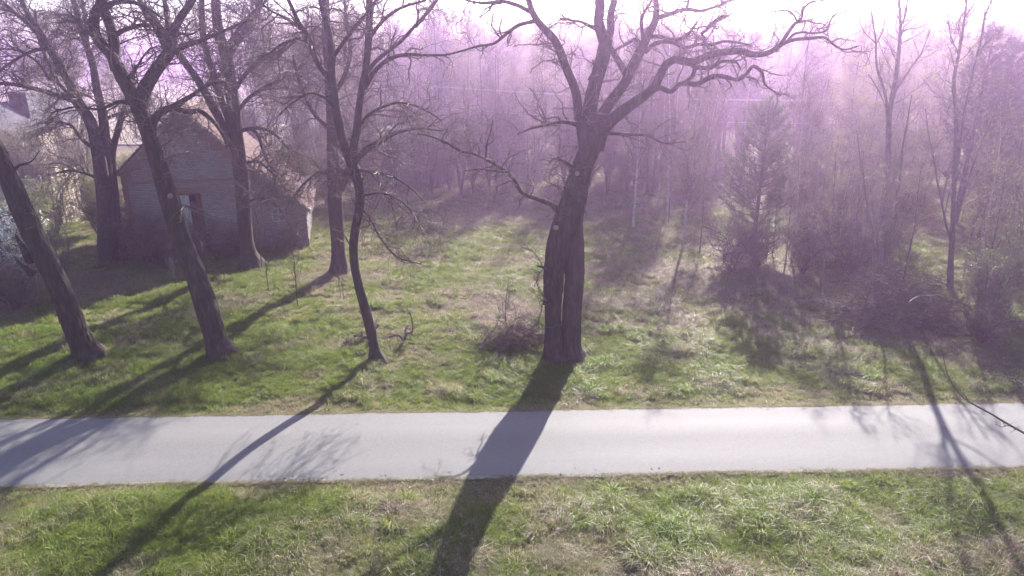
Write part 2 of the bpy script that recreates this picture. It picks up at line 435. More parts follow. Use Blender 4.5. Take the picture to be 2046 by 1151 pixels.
def bumpf(x, y, cx, cy, sx, sy): return np.exp(-((x-cx)/sx)**2-((y-cy)/sy)**2)
def dryness(x, y):
    d = .23 + (vnoise(x, y, 1.1, 41)-.5)*.8 + (vnoise(x, y, 4.5, 42)-.5)*.75 + (vnoise(x, y, .45, 43)-.5)*.4
    near = y < road_near(x)
    dn = road_near(x)-y
    d = d + np.where(near, np.clip((dn-2.4)/1.2, 0, 1)*(.30+.13*np.clip(x, -8, 12)/10), 0)
    d = d + np.where(near & (dn < 2.6), -.08, 0)
    d = d + .42*bumpf(x, y, -1.5, 26.5, 4.0, 3.6) - .38*bumpf(x, y, 4.5, 22.2, 4.5, 2.6) - .22*bumpf(x, y, -.5, 37, 3.5, 4)
    d = d + .35*bumpf(x, y, 8, 31, 6, 6) + .3*bumpf(x, y, 16, 23.5, 4, 3) - .12*bumpf(x, y, -10, 24, 6, 4) - .1*bumpf(x, y, -9, 19.8, 9, 1.3)
    d = d + .25*np.clip((y-45)/10, 0, 1)
    df = y-road_far(x); d = d + np.where((df > -.1) & (df < .6), .22, 0) + np.where((dn > -.1) & (dn < .4), .22, 0)
    return d
def scatter(name, label, pts, sc, idx, dry, hue, seed):
    g_ = np.random.default_rng(seed); n = len(pts)
    me = bpy.data.meshes.new(name); me.vertices.add(n); me.vertices.foreach_set('co', pts.astype(np.float32).ravel())
    rot = np.stack([g_.normal(0, .12, n), g_.normal(0, .12, n), g_.uniform(0, 6.28, n)], -1)
    for nm, ty, a in (('sc', 'FLOAT', sc), ('dry', 'FLOAT', dry), ('hue', 'FLOAT', hue)):
        me.attributes.new(nm, ty, 'POINT').data.foreach_set('value', a.astype(np.float32))
    me.attributes.new('idx', 'INT', 'POINT').data.foreach_set('value', idx.astype(np.int32))
    me.attributes.new('rot', 'FLOAT_VECTOR', 'POINT').data.foreach_set('vector', rot.astype(np.float32).ravel())
    me.materials.append(M['grass'])
    o = bpy.data.objects.new(name, me); SC.collection.objects.link(o)
    ng = bpy.data.node_groups.new('tuft_scatter', 'GeometryNodeTree')
    ng.interface.new_socket('Geometry', in_out='INPUT', socket_type='NodeSocketGeometry')
    ng.interface.new_socket('Geometry', in_out='OUTPUT', socket_type='NodeSocketGeometry')
    gi = ng.nodes.new('NodeGroupInput'); go = ng.nodes.new('NodeGroupOutput')
    ci = ng.nodes.new('GeometryNodeCollectionInfo'); ci.inputs[0].default_value = tcol
    ci.inputs['Separate Children'].default_value = True; ci.inputs['Reset Children'].default_value = True
    ip = ng.nodes.new('GeometryNodeInstanceOnPoints'); ip.inputs['Pick Instance'].default_value = True
    def na(nm, dt):
        q = ng.nodes.new('GeometryNodeInputNamedAttribute'); q.data_type = dt; q.inputs['Name'].default_value = nm
        return [s for s in q.outputs if s.enabled and s.name == 'Attribute'][0]
    L = ng.links.new
    L(gi.outputs[0], ip.inputs['Points']); L(ci.outputs[0], ip.inputs['Instance'])
    L(na('idx', 'INT'), ip.inputs['Instance Index']); L(na('rot', 'FLOAT_VECTOR'), ip.inputs['Rotation']); L(na('sc', 'FLOAT'), ip.inputs['Scale'])
    L(ip.outputs[0], go.inputs[0])
    mo = o.modifiers.new('scatter', 'NODES'); mo.node_group = ng
    return tag(o, label, kind='stuff')
def grass_region(name, label, rects, seed, tuss):
    g_ = np.random.default_rng(seed); P = []
    for (x0, x1, y0, y1, dens, far) in rects:
        n = int((x1-x0)*(y1-y0)*dens)
        x = g_.uniform(x0, x1, n); y = g_.uniform(y0, y1, n)
        ok = (np.abs(x) < .80*(y*.95+3.2)+2.0)
        ok &= (y < road_near(x)+.03) | (y > road_far(x)-.01)
        P.append(np.stack([x[ok], y[ok], np.full(ok.sum(), far)], -1))
    P = np.concatenate(P); bare = vnoise(P[:, 0], P[:, 1], .6, 91)*.6+vnoise(P[:, 0], P[:, 1], 1.9, 92)*.4; P = P[g_.random(len(P)) < np.clip((bare-.18)*4.5, .45, 1)]; x, y, far = P.T; n = len(x)
    d = dryness(x, y)
    dr = np.where(y < road_near(x), road_near(x)-y, y-road_far(x))
    u = g_.random(n); short = np.clip(1.2-dr/1.3, 0, 1)
    idx = np.where(d > .52, 4+(u > .5), 2+(u > .5)); idx = np.where(g_.random(n) < short, (u > .5)*1, idx)
    idx = np.where((idx >= 2) & (idx < 4) & (g_.random(n) < .35), (u > .5)*1, idx)
    cl = vnoise(x, y, 1.7, 61)
    ts = (g_.random(n) < tuss*np.clip((cl-.4)*4, 0, 1)*(1+.8*((road_near(x)-y) > 3))) & (dr > .9)
    idx = np.where(ts, 6+(u > .5), idx)
    sc = g_.uniform(.65, 1.25, n)*(.6+.55*vnoise(x, y, 2.2, 44)+.35*vnoise(x, y, .55, 45))*far
    sc = np.where(ts, g_.uniform(.7, 1.45, n), sc)
    d = np.where(ts, np.clip(d+g_.choice([-.25, .05, .3], n), 0, 1), d)
    pts = np.stack([x, y, gz(x, y)], -1)
    return scatter(name, label, pts, sc, idx.astype(int), np.clip(d, 0, 1), g_.random(n)*.8, seed+1)
grass_region('verge_grass', 'tufty green and straw grass on the near verge', [(-14, 16, 8.2, 15.6, 260, .85)], 71, .17)
def edge_tufts(name, label, seed):
    g_ = np.random.default_rng(seed); n = 9000; x = g_.uniform(-16, 19, n); s_ = g_.random(n) < .55
    o = np.abs(g_.normal(0, .10, n))-.03+.05*(vnoise(x, 0*x, 1.3, 93)-.5)
    k_ = vnoise(x, 0*x, .8, 94) > g_.random(n)*.8; x, s_, o = x[k_], s_[k_], o[k_]; n = len(x)
    y = np.where(s_, road_near(x)-o, road_far(x)+o)
    scatter(name, label, np.stack([x, y, .0*x+.004], -1), g_.uniform(.25, .6, n), (g_.random(n) > .5).astype(int), np.clip(g_.normal(.55, .25, n), 0, 1), g_.random(n)*.8, seed+1)
edge_tufts('edge_grass', 'low worn grass creeping over both road edges', 75)
grass_region('meadow_grass', 'patchy spring grass of the meadow behind the road',
             [(-22, 24, 17.4, 25, 170, .86), (-29, 32, 25, 34, 52, 1.15), (-38, 42, 34, 48, 24, 1.35), (-42, 52, 48, 75, 7, 1.9)], 81, .10)

g_ = np.random.default_rng(7); n = 9000
x = g_.uniform(-24, 26, n); y = g_.uniform(8.5, 34, n)
k_ = (vnoise(x, y, 1.4, 71) > .5) & ((y < road_near(x)+.25) | (y > road_far(x)-.25) | (g_.random(n) < .05)); x, y = x[k_], y[k_]
onr = (y > road_near(x)) & (y < road_far(x)); u_ = np.clip((y-road_near(x))/3.38, 0, 1)
z = np.where(onr, .016+.045*(1-(2*u_-1)**2), gz(x, y)+.05); c_ = np.stack([x, y, z], -1); n = len(x)
a_ = g_.uniform(0, 6.28, n); d = np.stack([np.cos(a_), np.sin(a_), g_.normal(0, .3, n)*~onr+.05], -1); s_ = np.stack([-np.sin(a_), np.cos(a_), g_.normal(0, .3, n)*~onr+.05], -1)
zz = g_.uniform(.025, .06, n)[:, None]
g = Geo(); g.add(np.stack([c_-d*zz, c_+s_*zz*.5, c_+d*zz, c_-s_*zz*.5], 1).reshape(-1, 3), np.arange(n*4).reshape(n, 4))
tag(g.build('fallen_leaves', plain('dry_leaf', (.09, .06, .04), (.24, .16, .10), 9, .8, .2)), 'dry brown leaves scattered over verge and road edge', kind='stuff')
# ------------------------------------------------------------------ house at the meadow's far side
HB = np.array([-11.59, 37.81, 0.0]); TH = math.radians(14)
HE = np.array([math.cos(TH), math.sin(TH), 0]); HN = np.array([math.sin(TH), -math.cos(TH), 0]); HZ = np.array([0, 0, 1.0])
HR = np.stack([HE, -HN, HZ], 1)          # local (u along facade, depth into house, z) -> world
def hp(u, d, z): return HB + HE*u - HN*d + HZ*z
class HGeo(Geo):
    def hbox(s, u0, u1, d0, d1, z0, z1, mi=0):
        return s.box(hp((u0+u1)/2, (d0+d1)/2, (z0+z1)/2), (u1-u0, d1-d0, z1-z0), HR, mi)
    def prism(s, uz, d0, d1, mi=0):
        n = len(uz); V = [hp(u, d0, z) for u, z in uz]+[hp(u, d1, z) for u, z in uz]
        for q in range(n): s.add([V[q], V[(q+1) % n], V[n+(q+1) % n], V[n+q]], [[0, 1, 2, 3]], mi)
        s.add(V[:n], [list(range(n))], mi); s.add(V[n:], [list(range(n))[::-1]], mi); return s
def brick_mat(name, c1, c2, mortar, worn):
    m, nt, b = mat(name)
    v = objco(nt, (1, 1, 1), 'UV')
    br = N(nt, 'ShaderNodeTexBrick'); nt.links.new(v, br.inputs['Vector'])
    br.inputs['Scale'].default_value = 1.0; br.inputs['Brick Width'].default_value = .26; br.inputs['Row Height'].default_value = .085
    br.inputs['Mortar Size'].default_value = .011; br.inputs['Mortar Smooth'].default_value = .2; br.inputs['Bias'].default_value = -.1
    br.inputs['Color1'].default_value = (*c1, 1); br.inputs['Color2'].default_value = (*c2, 1); br.inputs['Mortar'].default_value = (*mortar, 1)
    f = noise(nt, .9, 6, v, .7); g = noise(nt, 7, 4, v)
    col = mixc(nt, ramp(nt, f, [(.45, (0, 0, 0)), (.68, (.8, .8, .8))]), br.outputs['Color'], worn)
    col = mixc(nt, ramp(nt, g, [(.5, (0, 0, 0)), (.8, (.5, .5, .5))]), col, (.12, .10, .09))
    nt.links.new(col, b.inputs['Base Color']); b.inputs['Roughness'].default_value = .95
    b.inputs['Specular IOR Level'].default_value = .15
    inv = N(nt, 'ShaderNodeMath', operation='SUBTRACT'); inv.inputs[0].default_value = 1; nt.links.new(br.outputs['Fac'], inv.inputs[1])
    bump(nt, b, inv.outputs[0], 1, .02); return m
M['brick_pale'] = brick_mat('weathered_pale_brick', (.20, .19, .185), (.29, .275, .265), (.10, .09, .085), (.20, .13, .105))
M['brick_red'] = brick_mat('weathered_red_brick', (.18, .085, .065), (.24, .125, .095), (.17, .15, .13), (.19, .155, .135))
M['stone'] = plain('fieldstone_plinth', (.09, .08, .075), (.22, .2, .18), 3, .95, .2, .6)
M['tile'] = plain('red_clay_tile', (.085, .042, .035), (.17, .095, .075), 2.2, .85, .3, .3)
M['oldwood'] = plain('grey_weathered_board', (.13, .115, .10), (.3, .27, .24), 4, .9, .2, .4, (8, 8, .5))
M['paleboard'] = plain('pale_painted_board', (.24, .24, .245), (.40, .40, .41), 4, .8, .2, .3, (8, 8, .5))
M['redboard'] = plain('dark_red_brown_board', (.09, .04, .03), (.17, .075, .055), 4, .9, .2, .3, (8, 8, .5))
M['dark'] = plain('dark_interior', (.012, .01, .01), (.02, .018, .016), 4, 1, 0)
m, nt, b = mat('dusty_glass'); b.inputs['Base Color'].default_value = (.10, .11, .13, 1); b.inputs['Roughness'].default_value = .15
b.inputs['Specular IOR Level'].default_value = .6; M['glass'] = m
def house_uv(o):
    """metres along the wall and up, so that brick courses run level"""
    me = o.data; uv = me.uv_layers.new(name='UVMap'); bs = np.array(BASE[o.name])
    co = np.empty(len(me.vertices)*3); me.vertices.foreach_get('co', co); co = co.reshape(-1, 3)+bs-HB
    U, D, Z_ = co @ HE, -(co @ HN), co[:, 2]
    out = np.zeros((len(me.loops), 2))
    for p in me.polygons:
        nrm_ = np.array(p.normal); side = abs(nrm_ @ HE) > abs(nrm_ @ HN)
        for l in p.loop_indices:
            vi = me.loops[l].vertex_index; out[l] = ((D if side else U)[vi]+20, Z_[vi]+5)
    uv.data.foreach_set('uv', out.astype(np.float32).ravel())
UL, UM, UR = -9.1, -2.5, 0.0; ZE, ZR, ZC = 4.45, 7.62, 2.15; URG = -5.8; DEP = 7.4
house = thing('brick_house', 'abandoned pale brick house with red brick gable and sagging tiled roof', 'house', hp(-4.5, 3, 0))
# front wall as pieces round the two openings (0.38 m thick)
T_ = .38
g = HGeo()
DU0, DU1, DZ0, DZ1 = -6.6, -5.35, 1.05, 3.25     # boarded doorway
WU0, WU1, WZ0, WZ1 = -1.85, -1.15, 1.45, 2.22    # small window in the lean-to
g.hbox(UL, DU0, 0, T_, -.3, ZE-.32); g.hbox(DU0, DU1, 0, T_, -.3, DZ0); g.hbox(DU1, UM, 0, T_, -.3, ZE-.32); g.hbox(DU0, DU1, 0, T_, DZ1, ZE-.32)
g.prism([(UL, ZE-.32), (UM, ZE-.32), (UM, ZE), (URG, ZR-.05), (UL, ZE)], .002, T_)
lt = lambda u: ZE-.10 + (ZC-ZE)*(u-UM)/(UR-UM)
g.hbox(UM+.004, WU0, .02, T_, -.3, WZ1); g.hbox(WU0, WU1, .02, T_, -.3, WZ0); g.hbox(WU1, UR, .02, T_, -.3, lt(UR)-.1)
g.prism([(UM+.004, WZ1), (WU1, WZ1), (WU1, lt(WU1)), (UM+.004, lt(UM))], .02, T_)
g.prism([(WU1, lt(UR)-.1), (UR, lt(UR)-.1), (UR, lt(UR)), (WU1, lt(WU1))], .021, T_)
g.hbox(UL, UL+T_, T_, DEP, -.3, ZE-.1)
g.hbox(UR-T_, UR, T_, DEP, -.3, lt(UR)-.05)
g.hbox(UL, UM, DEP-T_, DEP, -.3, ZE); g.prism([(UL, ZE), (UM, ZE), (URG, ZR-.05)], DEP-T_, DEP-.002)
g.hbox(UM, UR-T_, DEP-T_, DEP-.01, -.3, ZC)
wall = g.build('wall', M['brick_pale'], house); house_uv(wall)
# red brick: courses at eaves level, lintel, stepped gable verges, window sill course
g = HGeo()
g.hbox(UL-.01, UM+.003, -.03, -.003, ZE-.62, ZE-.46); g.hbox(DU0-.25, DU1+.3, -.035, -.004, DZ1, DZ1+.34)
g.hbox(UL-.01, UL+.28, -.028, -.004, .3, ZE-.64)
o = g.build('red_brick_band', M['brick_red'], house); house_uv(o)
g = HGeo(); n_st = 13
for s, (ua, ub) in enumerate(((UL, URG), (UM, URG))):
    for q in range(n_st):
        t0 = q/n_st; u0 = ua+(ub-ua)*t0; u1 = ua+(ub-ua)*(q+1)/n_st; z1 = ZE+(ZR-ZE)*(q+.75)/n_st
        zb = z1-.62-.16*(q % 2)
        g.hbox(min(u0, u1), max(u0, u1), -.032-.004*s, -.005, max(zb, ZE-.44), z1-.12)
o = g.build('gable_verge', M['brick_red'], house); house_uv(o)
g = HGeo(); g.hbox(UL-.06, UR+.03, -.07, -.034, -.3, .42); o = g.build('plinth', M['stone'], house)
# roof: battens of clay tiles, each row a lapped strip of pans, laid as one surface
def tiled(u0, z0, u1, z1, d0, d1, name, gone=0.0, seed=0):
    r = np.random.default_rng(seed); g = HGeo()
    L = math.hypot(u1-u0, z1-z0); nr = max(3, int(L/.30)); nc = int((d1-d0)/.24)
    du, dz = (u1-u0)/L, (z1-z0)/L; nu, nz = -dz, du
    if nz < 0: nu, nz = -nu, -nz
    for a in range(nr):
        for c_ in range(nc):
            if r.random() < gone: continue
            s0 = a/nr*L-.04; s1 = (a+1)/nr*L; lift = .055+r.normal(0, .008); sag = -.10*math.sin(math.pi*(c_+.5)/nc)
            w0 = d0+(d1-d0)*c_/nc+.006; w1 = d0+(d1-d0)*(c_+1)/nc-.006; wm = (w0+w1)/2
            P = []
            for (s, h) in ((s0, lift), (s1, .012)):
                for w, b_ in ((w0, 0), (wm, .045), (w1, 0)):
                    P.append(hp(u0+du*s+nu*(h+b_+.10), w, z0+dz*s+nz*(h+b_+.10)+sag))
            g.add(P, [[0, 1, 4, 3], [1, 2, 5, 4]])
            Q = [P[0], P[1], P[2]]+[p-HZ*.05 for p in P[:3]]
            g.add(Q, [[3, 4, 1, 0], [4, 5, 2, 1]])
    return g
a_ = tiled(UM+.0, ZE, URG, ZR, -.12, DEP+.2, 'r', .01, 2)
bq = tiled(UR+.22, ZC-.20, UM, ZE, -.14, DEP+.2, 'c', .02, 3)
def merge(*gs):
    out = HGeo()
    for q in gs:
        b0 = out.n
        for v_, f_ in zip(q.v, q.f):
            out.v.append(v_); out.f.append(f_+b0); out.m.append(0); out.n += len(v_)
    return out
l_ = tiled(UL-.25, ZE-.22, URG, ZR, -.12, DEP+.2, 'l', .01, 1)
g = HGeo()
for ua, za, ub, zb in ((UL-.22, ZE-.2, URG, ZR), (UM, ZE, URG, ZR), (UR+.2, ZC-.18, UM, ZE)):
    L = math.hypot(ub-ua, zb-za); k_ = (zb-za)/(ub-ua)
    g.prism([(ua, za-.03), (ub, zb-.03), (ub, zb+.06), (ua, za+.06)], -.06, DEP+.15)
roof = g.build('roof', M['oldwood'], house)
merge(l_, a_, bq).build('roof_tiles', M['tile'], roof, kind='stuff')
g = HGeo(); g.prism([(UR+.24, ZC-.30), (UM+.1, ZE-.19), (UM+.1, ZE-.04), (UR+.24, ZC-.15)], -.17, -.125)
g.build('verge_board', M['oldwood'], roof)
g = HGeo(); g.prism([(UR+.26, ZC-.12), (UR-.55, ZC+.42), (UR-.55, ZC+.50), (UR+.26, ZC-.03)], -.16, .12)
g.build('verge_flashing', plain('pale_zinc', (.5, .5, .5), (.65, .65, .66), 5, .5, .5), roof)
g = HGeo()
for q in range(29):
    d_ = -.1+q*.26; g.prism([(URG-.17, ZR+.02), (URG, ZR+.24), (URG+.17, ZR+.02)], d_, d_+.245)
g.build('ridge_tiles', M['tile'], roof, kind='stuff')
# boarded doorway
door = HGeo().hbox(DU0, DU1, .26, .30, DZ0, DZ1).build('doorway', M['dark'], house)
for q in range(4):
    u0 = DU0+.02+q*.15; r = random.random()*.05
    HGeo().hbox(u0, u0+.14, .10-.012*(q % 2), .13-.012*(q % 2), DZ0+.02, DZ1-.05-r).build('plank', M['paleboard'], door)
for q in range(4):
    u0 = DU0+.64+q*.15
    HGeo().hbox(u0, u0+.14, .14+.01*(q % 2), .17+.01*(q % 2), DZ0+.02, DZ1-.1-random.random()*.5).build('plank', M['redboard'], door)
g = HGeo(); g.hbox(DU0, DU0+.09, .03, .25, DZ0, DZ1); g.hbox(DU1-.09, DU1, .03, .25, DZ0, DZ1); g.hbox(DU0+.09, DU1-.09, .03, .25, DZ1-.1, DZ1)
g.build('door_frame', M['redboard'], door)
# small cross-barred window
g = HGeo(); F_ = .06
g.hbox(WU0, WU0+F_, .06, .14, WZ0, WZ1); g.hbox(WU1-F_, WU1, .06, .14, WZ0, WZ1)
g.hbox(WU0+F_, WU1-F_, .06, .14, WZ0, WZ0+F_); g.hbox(WU0+F_, WU1-F_, .06, .14, WZ1-F_, WZ1); win = g.build('window', M['paleboard'], house)
um = (WU0+WU1)/2; zm = WZ0+(WZ1-WZ0)*.55
g = HGeo(); g.hbox(um-.022, um+.022, .075, .125, WZ0+F_, WZ1-F_); g.hbox(WU0+F_, um-.023, .075, .125, zm-.022, zm+.022); g.hbox(um+.023, WU1-F_, .075, .125, zm-.022, zm+.022)
g.build('glazing_bar', M['paleboard'], win)
for (a0, a1) in ((WU0+F_, um-.022), (um+.022, WU1-F_)):
    for (b0, b1) in ((WZ0+F_, zm-.022), (zm+.022, WZ1-F_)):
        HGeo().hbox(a0, a1, .10, .106, b0, b1).build('pane', M['glass'], win)
HGeo().hbox(WU0-.08, WU1+.08, -.05, .05, WZ0-.08, WZ0).build('sill', M['brick_red'], win)
HGeo().hbox(UM+.02, UM+.10, -.06, .0, .45, ZE-.3).build('downpipe', M['oldwood'], house)

# ------------------------------------------------------------------ grey roofed barn beyond the house
barn = thing('barn', 'long barn with pale corrugated roof and dark chimney stack', 'barn', (-44, 62, 0))
M['render'] = plain('beige_render', (.27, .235, .19), (.36, .32, .26), 1.5, .95, .1, .2)
M['sheet'] = plain('pale_corrugated_sheet', (.07, .072, .077), (.135, .138, .146), .8, .9, .05)
M['blackbrick'] = plain('dark_brick', (.03, .022, .022), (.07, .05, .048), 5, .9, .2, .5)  # very dark tone for the chimney stack and barge boards
ba = math.radians(20); BD = np.array([-math.sin(ba), math.cos(ba), 0]); BS = np.array([math.cos(ba), math.sin(ba), 0])
BR = np.stack([BS, BD, HZ], 1); BO = np.array([-39.2, 55.0, 0])      # corner under the near eave
def bp(s, d, z): return BO + BS*s + BD*d + HZ*z
BW = 5.2; BL = 24; EZ = 4.3; RZ = 6.6
g = Geo()
g.box(bp(-.55, BL/2, EZ/2-.3), (.3, BL-.4, EZ), BR); g.box(bp(-BW+.55, BL/2, EZ/2-.3), (.3, BL-.4, EZ), BR)
for d_ in (.2, BL-.5):
    V = [bp(s, d, z) for d in (d_, d_+.3) for s, z in ((-.7, -.3), (-.7, EZ), (-BW/2, RZ-.15), (-BW+.7, EZ), (-BW+.7, -.3))]
    g.add(V, [[0, 1, 2, 3, 4], [9, 8, 7, 6, 5]]); g.add(V, [[q, q+5, q+6, q+1] for q in range(4)])
g.build('wall', M['render'], barn)
def corr(geo, s0, z0, s1, z1, rows):
    L = math.hypot(s1-s0, z1-z0); nz = np.array([-(z1-z0)/L, (s1-s0)/L]); nz = nz if nz[1] > 0 else -nz
    nd = int(BL/.09); d = np.linspace(-.25, BL+.1, nd); wv = .03*np.cos(np.arange(nd)*math.pi/2)
    for q in range(rows):
        t0 = q/rows-.02; t1 = (q+1)/rows; V = []
        for t, h in ((t0, .05), (t1, .02)):
            s = s0+(s1-s0)*t; z = z0+(z1-z0)*t
            V.append(BO + np.outer(s+nz[0]*(h+wv), BS) + np.outer(d, BD) + np.outer(z+nz[1]*(h+wv), HZ))
        k = np.arange(nd-1); geo.add(np.concatenate(V), np.stack([k, k+1, k+1+nd, k+nd], -1))
g = Geo(); corr(g, .1, EZ-.15, -BW/2, RZ, 3); corr(g, -BW-.1, EZ-.15, -BW/2, RZ, 3)
g.build('roof', M['sheet'], barn)
g = Geo()
for s0, s1 in ((.12, -BW/2), (-BW-.12, -BW/2)):
    V = [bp(s0, -.24, EZ-.42), bp(s1, -.24, RZ-.27), bp(s1, -.24, RZ-.03), bp(s0, -.24, EZ-.18)]
    V += [v_+BD*.06 for v_ in V]; g.add(V, [[0, 1, 2, 3], [7, 6, 5, 4], [0, 4, 5, 1], [3, 2, 6, 7], [0, 3, 7, 4], [1, 5, 6, 2]])
g.build('barge_board', M['blackbrick'], barn)
g = Geo().box(bp(-1.5, 8.6, 6.0), (1.3, 1.3, 2.6), BR); ch = g.build('chimney', M['blackbrick'], barn)
Geo().box(bp(-1.5, 8.6, 7.36), (1.45, 1.45, .12), BR).build('chimney_cap', M['stone'], ch)
g = Geo().box(bp(-.82, 8.6, 6.2), (.05, 1.34, 2.1), BR); g.build('chimney_lit_side', M['sheet'], ch)  # paler panel added to paint the stack's sunlit side

# ruined shed: standing pale boards with gaps on a leaning frame
shed = thing('ruined_shed', 'collapsing shed of pale upright boards amid bushes beside the house', 'shed', (-28.6, 43.2, 0))
g = Geo(); rs = np.random.default_rng(8)
so = np.array([-28.6, 43.2, 0])
for q in range(8):
    y_ = -1.4+q*.4; h_ = 3.5+rs.normal(0, .3); tl = rs.normal(0, .05)
    R_ = np.array([[1, 0, 0], [0, math.cos(tl), -math.sin(tl)], [0, math.sin(tl), math.cos(tl)]])
    Geo().box(so+np.array([.06+.012*(q % 2), y_, h_/2-.2]), (.03, .26+rs.random()*.1, h_), R_).build('board', M['palewood'], shed)
g.box(so+np.array([0, 0, .9]), (.08, 4, .12)); g.box(so+np.array([0, 0, 2.9]), (.08, 4, .12)); g.box(so+np.array([-.12, -1.7, 1.6]), (.14, .14, 3.6)); g.box(so+np.array([-.12, 1.75, 1.6]), (.14, .14, 3.6))
g.box(so+np.array([-2.4, -1.9, 1.5]), (4.6, .06, 3.4)); g.build('frame', M['oldwood'], shed)
# blue shed glimpsed through the twigs
bs_ = thing('blue_shed', 'bluish metal shed glimpsed through twigs beyond the meadow', 'shed', (-8.2, 62, 0))
M['blue'] = plain('faded_blue_sheet', (.16, .19, .25), (.24, .27, .34), 2, .6, .3)
g = Geo().box((-8.2, 62, 1.6), (6.4, 4.5, 3.6)); g.build('wall', M['blue'], bs_)
g = Geo()
V = [(-11.7, 59.5, 3.35), (-4.7, 59.5, 3.35), (-4.7, 64.6, 4.3), (-11.7, 64.6, 4.3)]; V += [(x, y, z+.1) for x, y, z in V]
g.add(V, [[3, 2, 1, 0], [4, 5, 6, 7], [0, 1, 5, 4], [1, 2, 6, 5], [2, 3, 7, 6], [3, 0, 4, 7]]); g.build('roof', M['sheet'], bs_)
# crumpled blue plastic on the ground before the house
g = Geo(); q_ = np.random.default_rng(2); xx, yy = np.meshgrid(np.linspace(-.9, .9, 16), np.linspace(-.35, .35, 8))
zz = .10+.16*q_.random(xx.shape)*np.exp(-(xx/.8)**2)+.05; i = np.arange(7)[:, None]*16+np.arange(15)[None]
g.add(np.stack([xx-18.1, yy+34.1, zz+gz(-18.1, 34.1)], -1), np.stack([i, i+1, i+17, i+16], -1).reshape(-1, 4))
o = g.build('plastic_sheet', plain('blue_plastic', (.06, .09, .22), (.12, .16, .32), 4, .4, .5), base=(-18.1, 34.1, 0))
tag(o, 'crumpled blue plastic sheet lying before the brick house', 'sheet')
# ------------------------------------------------------------------ the big roadside trees
def resamp(S, n=24):
    S = catmull(S, n=n); return S[:, :3], S[:, 3]
def snap_base(C):
    """push the foot of a stem a little into the ground"""
    C = C.copy(); f = C[0].copy(); f[2] = gz(f[0], f[1])-.25; f[3] *= 1.04
    C[0, 2] = gz(C[0, 0], C[0, 1])+.03
    return np.vstack([f, C])
def big_tree(name, label, stems, limbs, bark='bark', twigmat='twig', seed=0, k=48, furrow=.022, flare=.35,
             lev=((120, (1.0, 2.6)), (500, (.5, 1.3)), (1600, (.25, .6))), droop=0.0, wander=.3, group=None, buds=0, extra=None, kl=14, r0=.030, twmin=.004):
    """stems, limbs: lists of (points, Y0, Y1) traced as branch lines; twigs grow from the limbs"""
    g_ = np.random.default_rng(seed)
    base = None; tg = Geo(); LP, LR = [], []
    for q, (pts, Y0, Y1) in enumerate(stems):
        C = px_curve(pts, Y0, Y1)
        if q == 0 or pts[0][2] > 30 or abs(C[0, 2]) < .8: C = snap_base(C)
        if base is None: base = (float(C[1, 0]), float(C[1, 1]), float(gz(C[1, 0], C[1, 1])))
        trunk(tg, C, k=k, step=.07 if k > 40 else .1, furrow=furrow, flare=flare if q == 0 or abs(C[0, 2]) < .8 else 0, seed=seed+q)
        P, R = resamp(C); LP.append(P[12:][np.linspace(0, 11, 24).astype(int)] + 0); LR.append(R[12:][np.linspace(0, 11, 24).astype(int)])
        LP[-1] = np.stack([np.interp(np.linspace(0, 11, 24), np.arange(12), P[12:][:, a]) for a in range(3)], -1)
    t = thing(name, label, 'tree', base, group)
    tg.build('trunk', M[bark], t, smooth=True)
    for q, (pts, Y0, Y1) in enumerate(limbs):
        C = px_curve(pts, Y0, Y1); lg = Geo()
        trunk(lg, C, k=kl, step=.09, furrow=.012, seed=seed+50+q, lump=.05, crook=.03)
        lg.build('limb', M[bark], t, smooth=True)
        P, R = resamp(C); LP.append(P); LR.append(R)
    P0 = np.stack(LP); R0 = np.stack(LR)
    tw = Geo(); P, R = P0, R0; allP = []
    for q, (n, L) in enumerate(lev):
        P, R = spawn(P, R, n, L, (25, 75), t0=.12 if q else .15, npts=8-q, wander=wander, up=droop+(.03 if q == 0 else 0.02),
                     rr=.6, rmax=(r0, .014, .008)[min(q, 2)], tip=.35, rs=g_)
        R = np.maximum(R, twmin); tubes(tw, P, R, 4 if q == 0 else 3); allP.append(P)
    tw.build('twigs', M[twigmat], t, kind='stuff')
    if buds:
        bg_ = Geo(); leaves(bg_, along(allP[-1], buds, g_), .05, g=g_); bg_.build('buds', M['bud'], t, kind='stuff')
    return t

# leaning stub trunk
M['scar'] = plain('cut_wood', (.16, .12, .09), (.26, .20, .15), 8, .9, .2)
T1 = big_tree('leaning_tree', 'leaning thick trunk with broken end and side stubs, first beside the white blossom', [
    ([(184, 722, 56), (170, 695, 46), (142, 632, 41), (112, 562, 39), (82, 502, 39), (47, 422, 37), (18, 352, 33), (-2, 308, 28), (-24, 270, 24)], 22.1, 21.6)],
    [([(62, 520, 22), (50, 500, 13), (40, 482, 8), (33, 470, 4)], 21.9, 21.3), ([(66, 545, 20), (52, 536, 12), (40, 526, 7), (30, 512, 4)], 21.9, 21.4),
     ([(-10, 295, 20), (-30, 240, 15), (-50, 180, 12), (-60, 100, 9)], 21.6, 20.8), ([(20, 352, 12), (40, 330, 5), (62, 322, 3), (80, 300, 2)], 21.8, 21.5)],
    seed=101, k=80, furrow=.055, lev=((24, (.4, 1.2)), (90, (.3, .8)), (200, (.2, .5))), flare=.28)

